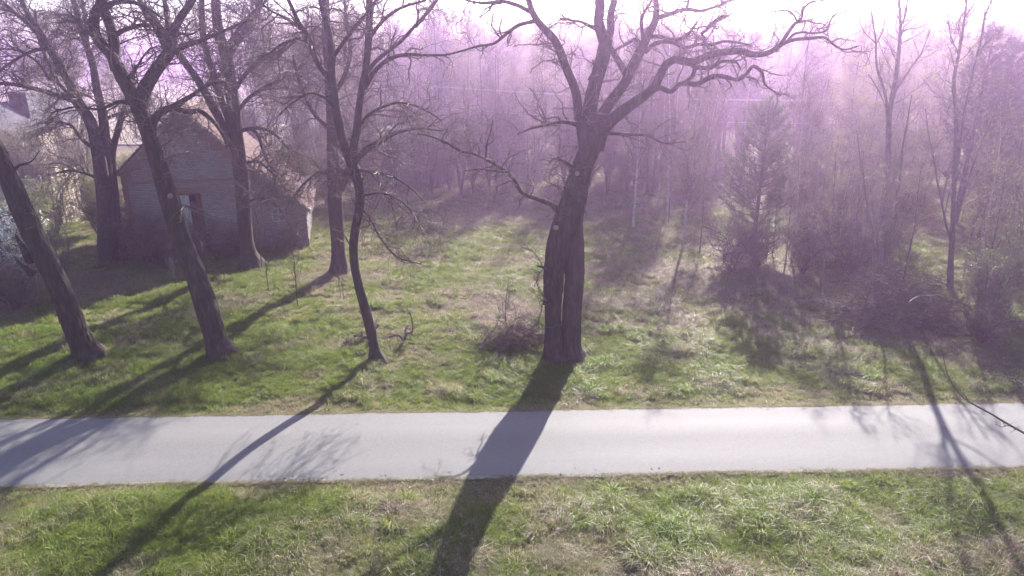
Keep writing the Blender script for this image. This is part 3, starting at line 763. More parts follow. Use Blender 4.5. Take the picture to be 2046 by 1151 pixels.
T2 = big_tree('forked_tree', 'tall leaning tree whose top splits into two stems closing a loop', [
    ([(447, 722, 54), (438, 692, 46), (415, 620, 43), (390, 550, 38), (365, 490, 36), (345, 420, 36), (323, 350, 33), (303, 280, 29), (284, 230, 27), (262, 185, 24), (243, 150, 24), (233, 128, 22)], 22.2, 22.6)],
    [([(238, 140, 26), (222, 112, 22), (204, 92, 20), (192, 74, 20), (187, 44, 20), (190, 28, 20), (199, 14, 22), (200, -10, 22), (190, -60, 18), (175, -120, 14)], 22.6, 22.2),
     ([(236, 140, 28), (227, 110, 24), (226, 83, 22), (222, 59, 20), (213, 34, 20), (205, 16, 22), (215, -30, 18), (240, -90, 14)], 22.7, 23.0),
     ([(224, 76, 12), (240, 63, 10), (262, 53, 9), (296, 50, 8), (324, 55, 7), (352, 63, 6), (382, 68, 5), (402, 55, 4)], 22.7, 23.6),
     ([(279, 215, 30), (291, 172, 26), (310, 142, 24), (329, 118, 24), (344, 96, 24), (348, 66, 18), (357, 44, 16), (383, 0, 14), (400, -40, 12)], 22.6, 23.6),
     ([(344, 98, 18), (365, 93, 13), (395, 84, 10), (430, 70, 8), (470, 52, 6), (505, 40, 4)], 23.2, 24.4),
     ([(337, 108, 18), (318, 66, 13), (298, 35, 11), (280, 2, 10), (265, -40, 8)], 23.2, 22.6),
     ([(340, 90, 13), (334, 50, 10), (328, 2, 9), (320, -40, 7)], 23.2, 23.8),
     ([(300, 272, 26), (309, 237, 18), (325, 223, 15), (347, 214, 14), (365, 203, 12)], 22.5, 22.9),
     ([(347, 214, 12), (372, 222, 11), (400, 222, 10), (425, 242, 9), (444, 270, 6), (452, 296, 4)], 22.8, 23.4),
     ([(362, 204, 11), (385, 190, 9), (412, 172, 7), (440, 162, 5), (470, 160, 3)], 22.9, 23.8),
     ([(275, 210, 12), (240, 205, 8), (200, 218, 6), (150, 212, 5), (105, 225, 3)], 22.5, 21.6),
     ([(250, 165, 10), (270, 138, 6), (290, 108, 4), (302, 95, 3)], 22.6, 22.2),
     ([(204, 20, 14), (225, 5, 11), (260, 2, 9), (300, 20, 7), (330, 40, 4)], 22.4, 21.6),
     ([(340, 410, 10), (372, 412, 5), (395, 418, 3), (410, 424, 2)], 22.3, 22.0)],
    seed=120, k=80, furrow=.05, lev=((130, (.8, 2.4)), (800, (.4, 1.3)), (3000, (.25, .8))), droop=-.05, flare=.3)

T3 = big_tree('slender_crooked_tree', 'slender tree with an S-bent trunk standing near the road', [
    ([(754, 727, 34), (749, 702, 22), (739, 655, 20), (728, 612, 19), (717, 570, 18), (709, 530, 17), (707, 490, 17), (712, 450, 17), (719, 412, 17), (719, 380, 18), (711, 348, 20), (702, 320, 20)], 21.8, 22.1),
    ([(704, 330, 19), (690, 295, 17), (676, 240, 16), (666, 185, 15), (662, 140, 14), (664, 105, 14), (656, 62, 12), (643, 5, 11), (632, -50, 10)], 22.1, 22.4),
    ([(704, 330, 17), (706, 300, 15), (714, 251, 14), (720, 192, 13), (732, 133, 13), (737, 75, 14), (738, 0, 13), (736, -60, 10)], 22.1, 23.0)],
    [([(706, 322, 16), (734, 296, 13), (766, 278, 11), (800, 263, 8), (840, 258, 6), (885, 262, 3)], 22.1, 23.6),
     ([(733, 145, 11), (752, 122, 9), (775, 103, 8), (800, 82, 8), (830, 50, 7), (868, 8, 6), (890, -30, 4)], 22.7, 24),
     ([(728, 175, 12), (752, 140, 10), (768, 125, 9), (795, 111, 8), (835, 108, 6), (890, 112, 4)], 22.6, 21.4),
     ([(736, 78, 10), (758, 48, 8), (790, 22, 7), (850, 0, 5)], 22.8, 22),
     ([(664, 165, 13), (632, 122, 12), (622, 96, 12), (609, 62, 11), (597, 46, 10), (585, 20, 9), (573, -8, 8)], 22.3, 21.6),
     ([(609, 62, 8), (592, 52, 7), (572, 38, 6), (545, 25, 5), (515, 2, 4)], 21.9, 21.4),
     ([(622, 90, 7), (600, 78, 6), (570, 85, 5), (540, 105, 4), (512, 120, 3)], 22, 21.2),
     ([(662, 120, 9), (690, 80, 8), (720, 40, 7), (742, 15, 6), (760, -20, 5)], 22.4, 21.8),
     ([(672, 220, 8), (650, 195, 6), (620, 185, 5), (590, 200, 4), (562, 225, 3)], 22.2, 21.2),
     ([(714, 255, 8), (745, 225, 6), (790, 205, 5), (840, 215, 4), (880, 240, 2)], 22.4, 21.4),
     ([(708, 340, 9), (740, 342, 7), (780, 350, 6), (820, 375, 4), (850, 405, 2)], 22, 21),
     ([(716, 410, 6), (735, 430, 5), (755, 470, 4), (790, 510, 3), (842, 527, 2)], 21.9, 21.0),
     ([(718, 392, 6), (760, 385, 5), (800, 400, 4), (835, 440, 3), (858, 470, 2)], 21.9, 22.8)],
    seed=140, k=44, furrow=.02, lev=((170, (.8, 2.4)), (1000, (.4, 1.4)), (3600, (.25, .8))), droop=-.06, flare=.3)

T3b = big_tree('straight_rear_tree', 'straight dark trunk behind the slender S-bent tree', [
    ([(680, 549, 38), (677, 515, 30), (671, 440, 27), (669, 380, 27), (666, 320, 22), (662, 250, 20), (660, 190, 19), (657, 130, 18), (652, 60, 16), (650, 0, 14), (648, -50, 11)], 32.2, 32.2)],
    [([(672, 395, 16), (688, 362, 15), (698, 330, 13), (706, 280, 11), (716, 220, 10), (730, 150, 8), (735, 90, 6)], 32.2, 33),
     ([(660, 200, 10), (690, 150, 9), (700, 90, 8), (690, 40, 7), (688, 0, 6)], 32.2, 33),
     ([(662, 260, 9), (630, 230, 8), (600, 170, 7), (585, 110, 5)], 32.2, 31),
     ([(668, 350, 8), (640, 345, 6), (610, 365, 5), (585, 395, 3)], 32.2, 31.3),
     ([(664, 300, 8), (700, 280, 7), (740, 285, 5), (780, 310, 3)], 32.2, 31.4)],
    seed=160, k=44, furrow=.03, lev=((150, (1.2, 3.2)), (900, (.6, 1.8)), (3200, (.3, 1.0))), droop=-.04, flare=.3, twmin=.005)

T5 = big_tree('house_tree', 'stout dark trunk rising right before the brick house wall', [
    ([(503, 533, 52), (497, 505, 33), (489, 440, 27), (484, 380, 27), (479, 320, 27), (472, 262, 26), (464, 200, 25), (458, 150, 24), (452, 108, 22), (438, 70, 20), (432, 30, 18), (430, -20, 17), (428, -70, 13)], 33.5, 33.6)],
    [([(455, 112, 18), (466, 98, 14), (480, 75, 13), (497, 50, 12), (515, 22, 12), (530, -20, 10)], 33.6, 34.6),
     ([(472, 275, 20), (455, 235, 14), (440, 190, 14), (420, 130, 13), (406, 75, 12), (404, 30, 12), (404, -30, 10)], 33.6, 32.6),
     ([(476, 305, 20), (462, 285, 17), (440, 240, 17), (419, 200, 16), (400, 170, 15), (372, 130, 14), (350, 100, 12), (325, 60, 10), (300, 15, 8)], 33.6, 31.6),
     ([(478, 262, 9), (506, 256, 8), (530, 259, 7), (560, 278, 6), (585, 309, 4), (606, 350, 3)], 33.5, 32.2),
     ([(500, 257, 7), (513, 265, 7), (525, 300, 6), (538, 331, 5), (562, 350, 3)], 33.2, 32.5),
     ([(462, 190, 10), (490, 150, 9), (530, 118, 8), (570, 95, 7), (610, 72, 5)], 33.6, 35),
     ([(468, 230, 9), (500, 195, 8), (545, 165, 7), (590, 150, 5), (620, 158, 3)], 33.6, 34.6),
     ([(450, 100, 9), (480, 55, 8), (510, 20, 7), (540, -10, 6)], 33.6, 32.6),
     ([(480, 330, 8), (510, 322, 6), (545, 345, 5), (575, 385, 3)], 33.6, 32.2),
     ([(486, 410, 6), (520, 395, 5), (552, 410, 4), (580, 450, 2)], 33.5, 32.0)],
    seed=180, k=48, furrow=.03, lev=((260, (1.0, 3.2)), (1800, (.5, 1.8)), (7500, (.3, 1.0))), droop=-.04, flare=.3, twmin=.005)

T6 = big_tree('many_stemmed_tree', 'cluster of slanting dark stems at the house corner', [
    ([(218, 525, 34), (210, 430, 28), (204, 360, 26), (196, 300, 24), (179, 240, 22), (152, 200, 20), (140, 170, 17), (122, 135, 16), (101, 100, 14), (76, 60, 12), (52, 20, 9), (35, -20, 7)], 34.2, 34.0),
    ([(224, 526, 28), (223, 440, 24), (216, 380, 21), (211, 310, 19), (206, 230, 17), (194, 180, 15), (185, 130, 13), (173, 90, 12), (160, 50, 11), (147, 0, 9), (140, -40, 7)], 34.4, 34.8),
    ([(228, 527, 20), (232, 420, 14), (227, 350, 12), (226, 300, 12), (236, 258, 11), (250, 212, 9), (262, 178, 7), (270, 130, 4)], 34.5, 35.2)],
    [([(154, 203, 13), (112, 190, 11), (72, 178, 9), (32, 168, 8), (-5, 165, 7)], 34, 33),
     ([(112, 118, 11), (89, 85, 10), (64, 54, 9), (37, 31, 8), (10, 9, 7), (-15, -10, 6)], 34, 33.4),
     ([(100, 100, 8), (89, 98, 8), (66, 102, 7), (44, 112, 6), (22, 126, 6), (4, 140, 5), (-8, 150, 4)], 34, 33.2),
     ([(176, 95, 9), (172, 60, 8), (168, 20, 7), (160, -20, 6)], 34.6, 35),
     ([(152, 200, 8), (120, 170, 7), (95, 120, 6), (75, 70, 5), (70, 20, 4)], 34, 35),
     ([(196, 302, 8), (165, 280, 7), (140, 250, 6), (100, 240, 4)], 34.2, 33.2),
     ([(214, 370, 8), (180, 350, 6), (140, 340, 5), (95, 350, 3)], 34.4, 33),
     ([(206, 240, 8), (250, 225, 6), (290, 228, 5), (330, 245, 3)], 34.6, 33.6),
     ([(100, 160, 6), (70, 120, 5), (30, 100, 4), (0, 98, 3)], 33.8, 33)],
    seed=200, k=36, furrow=.02, lev=((230, (1.0, 3.0)), (1500, (.5, 1.8)), (6000, (.3, 1.0))), droop=-.02, flare=.15, bark='bark2', twmin=.005)

# the great twin-trunked tree
T4 = big_tree('twin_trunk_tree', 'great old tree with two fused trunks and long crooked limbs by the road', [
    ([(1109, 723, 48), (1107, 700, 40), (1105, 660, 32), (1104, 615, 31), (1105, 580, 36), (1107, 550, 38), (1111, 525, 40), (1118, 485, 44), (1128, 445, 46), (1138, 410, 44), (1148, 372, 40), (1158, 335, 30), (1169, 300, 18), (1174, 280, 8)], 22.1, 22.1),
    ([(1145, 723, 46), (1143, 700, 39), (1142, 660, 37), (1143, 615, 36), (1145, 580, 37), (1147, 545, 38), (1146, 525, 40), (1145, 485, 42), (1143, 445, 42), (1149, 405, 44), (1155, 370, 42), (1164, 335, 36), (1176, 298, 40), (1184, 266, 40), (1192, 240, 26)], 22.25, 22.2)],
    [([(1172, 310, 28), (1164, 265, 24), (1157, 225, 20), (1150, 180, 19), (1131, 138, 18), (1106, 79, 17), (1080, 50, 14), (1063, 24, 13), (1054, -4, 11), (1045, -50, 8)], 22.1, 21.0),
     ([(1063, 26, 9), (1028, 9, 9), (1004, 2, 8), (975, 5, 7), (945, 3, 5), (910, -6, 4)], 21.2, 20.4),
     ([(1069, 42, 9), (1037, 52, 8), (1013, 68, 7), (987, 86, 6), (957, 90, 5), (900, 108, 4), (850, 112, 3)], 21.3, 20.2),
     ([(1174, 300, 34), (1175, 255, 32), (1180, 207, 30), (1196, 154, 28), (1208, 100, 28), (1211, 78, 26)], 22.1, 22.6),
     ([(1210, 90, 24), (1200, 62, 22), (1196, 45, 21), (1199, 15, 20), (1198, -30, 18), (1190, -90, 13)], 22.6, 22.2),
     ([(1211, 88, 18), (1220, 59, 16), (1219, 30, 15), (1226, 0, 14), (1240, -60, 11)], 22.6, 23.2),
     ([(1194, 58, 12), (1178, 52, 8), (1160, 44, 6), (1140, 40, 5), (1120, 34, 3)], 22.3, 21.7),
     ([(1184, 285, 36), (1192, 255, 28), (1206, 229, 24), (1226, 198, 22), (1248, 166, 20), (1260, 140, 22), (1273, 113, 21), (1285, 89, 19), (1294, 68, 17), (1308, 41, 15), (1310, 0, 12), (1305, -50, 9)], 22.2, 23.6),
     ([(1254, 152, 16), (1241, 130, 14), (1229, 110, 13), (1218, 92, 12)], 22.9, 22.7),
     ([(1309, 38, 11), (1341, 27, 9), (1371, 18, 9), (1403, 20, 8), (1433, 12, 6), (1462, 1, 5), (1500, -8, 4)], 23.5, 24.4),
     ([(1372, 18, 7), (1376, 4, 6), (1378, -18, 5)], 23.9, 23.9),
     ([(1286, 86, 9), (1283, 62, 8), (1282, 38, 7), (1290, 20, 6), (1302, 4, 5), (1310, -20, 4)], 23.3, 22.6),
     ([(1292, 75, 10), (1314, 73, 9), (1341, 80, 8), (1365, 77, 8), (1379, 66, 7), (1386, 55, 6), (1394, 43, 4)], 23.4, 22.8),
     ([(1284, 92, 10), (1270, 79, 8), (1256, 86, 7), (1242, 93, 6), (1230, 101, 5)], 23.2, 22.6),
     ([(1288, 104, 11), (1314, 84, 9), (1330, 82, 8), (1344, 84, 8), (1371, 96, 8), (1397, 89, 7), (1421, 90, 7), (1447, 83, 6), (1478, 87, 5), (1500, 92, 3)], 23.2, 22),
     ([(1188, 295, 38), (1200, 268, 30), (1217, 247, 26), (1255, 213, 23), (1285, 190, 21), (1309, 171, 19), (1320, 150, 18), (1330, 131, 17), (1344, 121, 16), (1382, 124, 16), (1415, 112, 15), (1450, 106, 14), (1480, 103, 14), (1504, 109, 13), (1533, 104, 12), (1561, 87, 11)], 22.2, 20.6),
     ([(1559, 89, 9), (1577, 63, 8), (1589, 47, 7), (1602, 35, 6), (1605, 16, 5), (1616, 6, 4), (1648, 0, 3)], 20.6, 20.3),
     ([(1561, 88, 9), (1589, 79, 8), (1618, 76, 7), (1646, 75, 6), (1662, 88, 5), (1684, 98, 4), (1712, 92, 3)], 20.6, 20.0),
     ([(1575, 80, 7), (1586, 69, 6), (1602, 65, 5), (1630, 65, 5), (1653, 57, 5), (1658, 42, 4), (1665, 32, 4), (1690, 22, 3), (1719, 25, 2)], 20.6, 21.2),
     ([(1594, 44, 5), (1580, 25, 4), (1565, 22, 4), (1540, 26, 3)], 20.4, 20.0),
     ([(1290, 187, 14), (1317, 177, 12), (1342, 183, 11), (1359, 168, 11), (1394, 168, 11), (1424, 153, 10), (1450, 154, 9), (1473, 158, 8), (1492, 145, 8), (1504, 131, 8), (1523, 145, 7), (1526, 167, 5), (1539, 180, 4), (1558, 192, 3)], 21.6, 20.2),
     ([(1379, 124, 12), (1389, 134, 11), (1400, 137, 9), (1418, 138, 8), (1439, 124, 7), (1473, 126, 5), (1478, 136, 3)], 21.5, 21.0),
     ([(1390, 130, 10), (1386, 148, 9), (1361, 166, 9)], 21.4, 21.2),
     ([(1400, 68, 7), (1412, 60, 6), (1422, 48, 5), (1438, 36, 5), (1452, 32, 4), (1466, 24, 3)], 22.4, 22.0),
     ([(1402, 90, 8), (1410, 78, 7), (1404, 68, 6), (1412, 58, 5), (1434, 40, 4), (1455, 33, 3)], 22.6, 22.0),
     ([(1195, 268, 10), (1223, 266, 8), (1255, 269, 7), (1294, 269, 6), (1329, 286, 4), (1370, 284, 2)], 22.2, 23.2),
     ([(1158, 250, 10), (1125, 242, 7), (1093, 251, 6), (1063, 257, 5), (1034, 269, 3)], 22.0, 21.2),
     ([(1118, 425, 17), (1103, 410, 12), (1078, 399, 10), (1044, 388, 9), (1024, 357, 8), (1005, 338, 8), (975, 319, 7), (944, 306, 6), (917, 300, 7), (895, 286, 6), (862, 272, 4), (835, 268, 2)], 22.0, 20.6),
     ([(1012, 344, 5), (985, 342, 4), (955, 338, 3), (930, 342, 2)], 21.3, 20.8),
     ([(970, 318, 5), (974, 290, 4), (982, 262, 3), (985, 240, 2)], 20.9, 20.6),
     ([(1146, 338, 12), (1133, 324, 9), (1118, 317, 8)], 22.0, 21.7),
     ([(1098, 548, 9), (1087, 537, 6), (1074, 532, 4)], 22.0, 21.5),
     ([(1100, 604, 14), (1091, 600, 12), (1088, 606, 8)], 22.0, 21.8),
     ([(1176, 160, 6), (1186, 140, 5), (1184, 120, 2)], 22.2, 22)],
    seed=220, k=96, furrow=.065, flare=.20, kl=20, lev=((330, (.5, 1.8)), (1300, (.3, .9)), (2800, (.2, .5))), droop=.0, wander=.42, r0=.028, twmin=.0045)
for px_, py_, w_ in ((1153, 347, 7), (1111, 455, 8), (1350-9, 412+10, 0), (340, 392, 7)):
    if not w_: continue
    tr_ = T4 if px_ > 1000 else T2
    c0 = at(px_, py_, 21.55 if px_ > 1000 else 21.75); d = nrm(CAM-c0)
    g = Geo(); r = w_/2/FPX*22; a_ = np.arange(12)*math.pi/6; s_ = nrm(np.cross(d, [0, 0, 1])); u_ = np.cross(s_, d)
    ring = lambda rr, off: c0 + d*off + rr*(np.cos(a_)[:, None]*s_ + np.sin(a_)[:, None]*u_)
    V = np.vstack([ring(r*1.5, -.5), ring(r*1.35, 0), ring(r*1.0, .03), ring(r*.55, .015)]); F_ = [[k+q*12, (k+1) % 12+q*12, (k+1) % 12+(q+1)*12, k+(q+1)*12] for q in range(3) for k in range(12)]
    g.add(V, F_); g.add(ring(r*.55, .015), [list(range(12))]); g.build('branch_scar', M['scar'], tr_, smooth=True)
# ------------------------------------------------------------------ woodland kinds (built once, then copied one by one)
PLACED = set()
def straight(pts, r0, r1, n=12):
    C = catmull(np.array([[*p, 0] for p in pts]), n=n)[:, :3]; return C, np.linspace(r0, r1, n)
def wood_tree(name, label, cat, h, r0, bark, twigmat, seed, nb=38, ang=(35, 60), bl=(1.2, 2.6), lev=((480, (.5, 1.3)), (2000, (.25, .75))), up=.06, droop=0.0,
              buds=2200, budsize=.05, budmat='bud', stems=1, spread=.0, tw=.0058, t0=.25, lean=.05):
    g_ = np.random.default_rng(seed); P0, R0 = [], []; tg = Geo()
    for s in range(stems):
        a = g_.uniform(0, 6.28); o = np.array([math.cos(a), math.sin(a), 0])*(.12*spread if stems > 1 else 0)
        d = np.array([math.cos(a), math.sin(a), 0])*spread*g_.uniform(.5, 1.1)
        hh = h*g_.uniform(.75, 1.05) if stems > 1 else h
        pts = [o+np.array([0, 0, -.25])] + [o + d*(u**1.1)*hh + np.array([g_.normal(0, lean)*u*2, g_.normal(0, lean)*u*2, hh*u]) for u in (.0, .25, .5, .75, 1)]
        C, R = straight(pts, r0*g_.uniform(.7, 1.1), .015, 16); R[0] *= 1.35; R[1] *= 1.1; P0.append(C); R0.append(R)
    tubes(tg, np.stack(P0), np.stack(R0), 8)
    t = thing(name, label, cat, (0, 0, 0))
    tg.build('trunk' if stems < 3 else 'stems', M[bark], t, smooth=True)
    P, R = spawn(np.stack(P0), np.stack(R0), nb, bl, ang, t0=t0, npts=8, wander=.12, up=up, rr=.55, rmax=.045, tip=.3, rs=g_)
    lg = Geo(); tubes(lg, P, np.maximum(R, tw*1.3), 4); allP = [P]
    for q, (n, L) in enumerate(lev):
        P, R = spawn(P, R, n, L, (25, 65), t0=.1, npts=6-q, wander=.2, up=up*.6+droop, rr=.6, rmax=.016, tip=.4, rs=g_)
        R = np.maximum(R, tw*(1-.3*q)); tubes(lg, P, R, 3); allP.append(P)
    lg.build('crown', M[twigmat], t, kind='stuff')
    if buds:
        bg_ = Geo(); leaves(bg_, along(allP[-1], buds, g_, jit=.03), budsize, g=g_); bg_.build('leaves', M[budmat], t, kind='stuff')
    return t
def pine(name, label, h, width, seed, bare=.2, nm='needle', dens=1.0, point=1.0):
    g_ = np.random.default_rng(seed); t = thing(name, label, 'tree', (0, 0, 0)); tg = Geo()
    C, R = straight([(0, 0, -.25), (0, 0, 0), (.05, .03, h*.5), (0, 0, h)], .017*h, .02, 24); tubes(tg, C[None], R[None], 10)
    tg.build('trunk', M['bark2'], t, smooth=True)
    bp_, br_ = [], []; z = h*.06
    while z < h-.25:
        u = z/h; nb = g_.integers(5, 8); a0 = g_.uniform(0, 6.28)
        L = width*min(1, .45+1.6*u)*(1-u)**.62*1.25*(.75 if u < bare else 1)
        for k in range(nb):
            if u < bare and g_.random() < .45: continue
            a = a0+6.28*k/nb+g_.normal(0, .15); l = L*g_.uniform(.65, 1.12)
            d = np.array([math.cos(a), math.sin(a), 0]); e = g_.uniform(.10, .3)+.5*u
            s = np.linspace(0, 1, 7)[:, None]
            bp_.append(np.array([0, 0, z])+d*l*s+np.array([0, 0, 1])*l*(e*s-.18*s*(1-s)+.28*s**3)); br_.append(np.linspace(.012+.007*l, .006, 7))
        z += .42*g_.uniform(.8, 1.2)*(h/8.4)**.5
    bp_.append(np.array([[0, 0, h-.6+.12*k] for k in range(7)])); br_.append(np.full(7, .012))
    P = np.stack(bp_); R = np.stack(br_); lg = Geo(); tubes(lg, P, R, 4)
    n = int(len(P)*9*dens); P2, R2 = spawn(P, R, n, (.25*width/2, .6*width/2), (30, 60), t0=.25, npts=5, wander=.12, up=.14, rr=.7, rmax=.012, rs=g_)
    tubes(lg, P2, R2, 3); lg.build('branches', M['bark2'], t, kind='stuff')
    low = P2[P2[:, 0, 2] > h*bare*.6]
    c = np.concatenate([along(low, int(5200*dens), g_, t0=.1), along(P[P[:, 0, 2] > h*bare], int(900*dens), g_, t0=.5)])
    k = 7; c = np.repeat(c, k, 0); m_ = len(c)
    d = nrm(g_.normal(size=(m_, 3))+np.array([0, 0, .55])); ln = g_.uniform(.09, .2, m_)[:, None]*(h/8.4)**.5
    s = nrm(np.cross(d, g_.normal(size=(m_, 3))))*.010*(h/8.4)**.5
    ng = Geo(); ng.add(np.stack([c-s, c+s, c+d*ln], 1).reshape(-1, 3), np.arange(m_*3).reshape(m_, 3)); ng.build('needles', M[nm], t, kind='stuff')
    return t
def place(proto, x, y, rz=None, s=1.0, label=None, group=None):
    rz = random.uniform(0, 6.28) if rz is None else rz
    z = float(gz(x, y))
    if proto.name not in PLACED:
        PLACED.add(proto.name); kids(proto)
        proto.location = (x, y, z); proto.rotation_euler = (0, 0, rz); proto.scale = (s,)*3
        if label: proto['label'] = label
        if group: proto['group'] = group
        return proto
    r = dup(proto, (x, y, z), rz, s, label, group)
    return r

birch_a = wood_tree('birch_tree', '', 'tree', 12.0, .085, 'birch', 'twig', 301, nb=34, ang=(30, 50), droop=-.09, bl=(1.2, 2.4))
birch_b = wood_tree('birch_tree', '', 'tree', 10.5, .07, 'birch', 'twig', 302, nb=30, ang=(25, 50), droop=-.06, bl=(1.0, 2.2), stems=2, spread=.07)
grey_a = wood_tree('bare_tree', '', 'tree', 12.6, .11, 'greybark', 'twig_grey', 303, nb=40, ang=(25, 45), up=.1, buds=900)
grey_b = wood_tree('bare_tree', '', 'tree', 11.4, .10, 'bark2', 'twig', 304, nb=46, ang=(30, 60), up=.06, buds=300, bl=(1.4, 3.0))
leafy = wood_tree('budding_tree', '', 'tree', 10.8, .10, 'greybark', 'twig_grey', 305, nb=44, ang=(30, 60), up=.05, buds=11000, budsize=.075, bl=(1.4, 2.8))
willow_a = wood_tree('thicket_bush', '', 'bush', 6.0, .05, 'bark2', 'twig', 306, nb=70, ang=(20, 50), up=.08, stems=7, spread=.22, buds=600, bl=(1, 2.4), lev=((600, (.5, 1.4)), (1900, (.3, .8))), t0=.12)
willow_b = wood_tree('thicket_bush', '', 'bush', 4.6, .04, 'greybark', 'twig_grey', 307, nb=70, ang=(20, 55), up=.08, stems=9, spread=.28, buds=4500, bl=(.8, 2), lev=((600, (.4, 1.2)), (1900, (.25, .7))), t0=.12)
scrub = wood_tree('scrub_bush', '', 'bush', 2.3, .022, 'bark2', 'twig', 308, nb=90, ang=(20, 70), up=.03, stems=18, spread=.5, buds=500, budsize=.04, bl=(.5, 1.3), lev=((900, (.3, .8)), (2600, (.15, .45))), t0=.06, tw=.005, lean=.28)
leafbush = wood_tree('leafy_bush', '', 'bush', 2.9, .025, 'greybark', 'twig_grey', 309, nb=80, ang=(20, 60), up=.06, stems=14, spread=.33, buds=6500, budsize=.055, budmat='leaf', bl=(.5, 1.4), lev=((600, (.3, .8)), (1500, (.15, .45))), t0=.15, tw=.006)
sapling = wood_tree('sapling', '', 'sapling', 2.6, .022, 'bark2', 'twig', 310, nb=12, ang=(25, 45), up=.12, stems=1, buds=0, bl=(.4, 1.0), lev=((30, (.2, .5)), (50, (.1, .3))), tw=.005, t0=.3)
thin = wood_tree('slender_tree', '', 'tree', 6.0, .05, 'greybark', 'twig_grey', 311, nb=20, ang=(25, 45), up=.1, buds=900, bl=(.7, 1.6), lev=((120, (.4, .9)), (300, (.2, .5))), t0=.35)
blossom = wood_tree('blossom_bush', '', 'bush', 3.1, .03, 'bark2', 'twig', 312, nb=70, ang=(20, 60), up=.07, stems=9, spread=.3, buds=9500, budsize=.075, budmat='blossom', bl=(.5, 1.4), lev=((500, (.3, .8)), (1200, (.15, .45))), tw=.006)
ypine = pine('young_pine', '', 8.3, 2.5, 321, bare=.2, dens=1.5)
opine = pine('pine_tree', '', 12.0, 2.7, 322, bare=.4, nm='darkneedle', dens=1.0)

# ---- single, findable things
place(ypine, 13.2, 36.2, .4, .98, 'bushy young pine standing alone before the woodland on the meadow')
place(opine, 28.5, 43.0, 1.0, .98, 'dark pine rising above the budding thicket between tall bare poplars')
place(opine, 31.0, 44.5, 2.6, .92, 'second dark pine close beside the first, slightly shorter')
place(blossom, -22.4, 29.4, 0, 1.1, 'white blossoming bush behind the leaning broken trunk')
place(leafbush, -20.6, 29.6, .3, .95, 'small leafy yellow-green bush between leaning trunk and house shadow')
place(leafbush, -24.6, 33.5, 1.3, 1.15, 'leafy green bush behind the white blossoming bush')
place(leafbush, -27.0, 39.4, 2.0, 1.15, 'leafy green bush in front of the ruined board shed')
place(leafbush, -25.2, 40.5, 2.9, 1.1, 'leafy green bush between ruined shed and brick house corner')
place(leafbush, 18.5, 25.2, .5, 1.0, 'leafy bush at the roadside thicket edge beside the brushwood heap')
place(leafbush, 20.4, 26.9, 2.2, 1.25, 'tall leafy bush behind the roadside bush near the brushwood heap')
place(scrub, -20.8, 26.9, .5, .8, 'low brown leafless scrub under the white blossoming bush')
place(scrub, -22.6, 28.2, 1.5, .85, 'brown leafless scrub directly below the white blossom')
place(scrub, -19.2, 34.2, 2.5, .95, 'dark scrub in the house shadow at the foot of the many-stemmed tree')
place(scrub, -21.3, 36.2, 2.9, 1.1, 'dark scrub against the left end of the brick house'.replace('left end', 'shaded corner'))
place(scrub, 10.9, 32.4, .9, 1.05, 'dark round scrub at the foot of the young pine')
place(scrub, 12.6, 33.6, 3.9, .9, 'dark scrub just before the young pine trunk')
place(scrub, 17.4, 23.4, 1.9, .7, 'leafless brown scrub between brushwood heap and roadside leafy bush')
place(sapling, -9.14, 27.4, .2, 1.05, 'thin bare sapling on the sunny meadow between two leaning trunks')
place(sapling, -10.9, 29.0, 1.2, .72, 'small bare sapling near the house tree shadow on the meadow')
place(sapling, -7.6, 28.6, 2.2, .62, 'short bare sapling just before the straight rear trunk')
place(sapling, -7.2, 27.6, 3.0, .58, 'shortest bare sapling beside the slender crooked tree')
place(sapling, -15.4, 29.7, 4.2, .7, 'bare sapling leaning before the brick house shadow')
place(sapling, -14.6, 31.2, 5.1, .85, 'pale bare sapling at the edge of the brick house shadow')
place(sapling, -12.6, 33.0, 0.4, 1.25, 'tall thin sapling against the stout trunk by the house')
place(sapling, -.2, 23.9, 1.7, .8, 'twiggy sapling shoot growing out of the twig heap')
place(thin, 14.03, 29.5, .6, 1.05, 'slender straight tree between the young pine and brushwood heap')
place(thin, 10.3, 36.2, 1.9, .8, 'slim bare tree with forked top left of the young pine'.replace('left of', 'beyond'))
place(thin, 13.0, 31.2, 2.6, .9, 'slim tree growing just behind the slender straight tree')
place(birch_a, 7.55, 41.5, .5, .92, 'white-stemmed birch at the meadow edge casting a long diagonal shadow')
place(birch_b, 9.5, 36.8, 2.5, .9, 'twin-stemmed white birch standing before the woodland near the pine')

for x_, y_, s_, l_ in ((-16.6, 35.0, .75, 'pale bare scrub under the boarded doorway of the brick house'), (-14.6, 35.4, .65, 'pale bare scrub between boarded doorway and stout trunk'), (-12.2, 36.6, .6, 'small bare scrub beneath the cross-barred window'), (-18.2, 33.6, .7, 'bare scrub beside the crumpled blue sheet')):
    place(scrub, x_, y_, None, s_, l_)
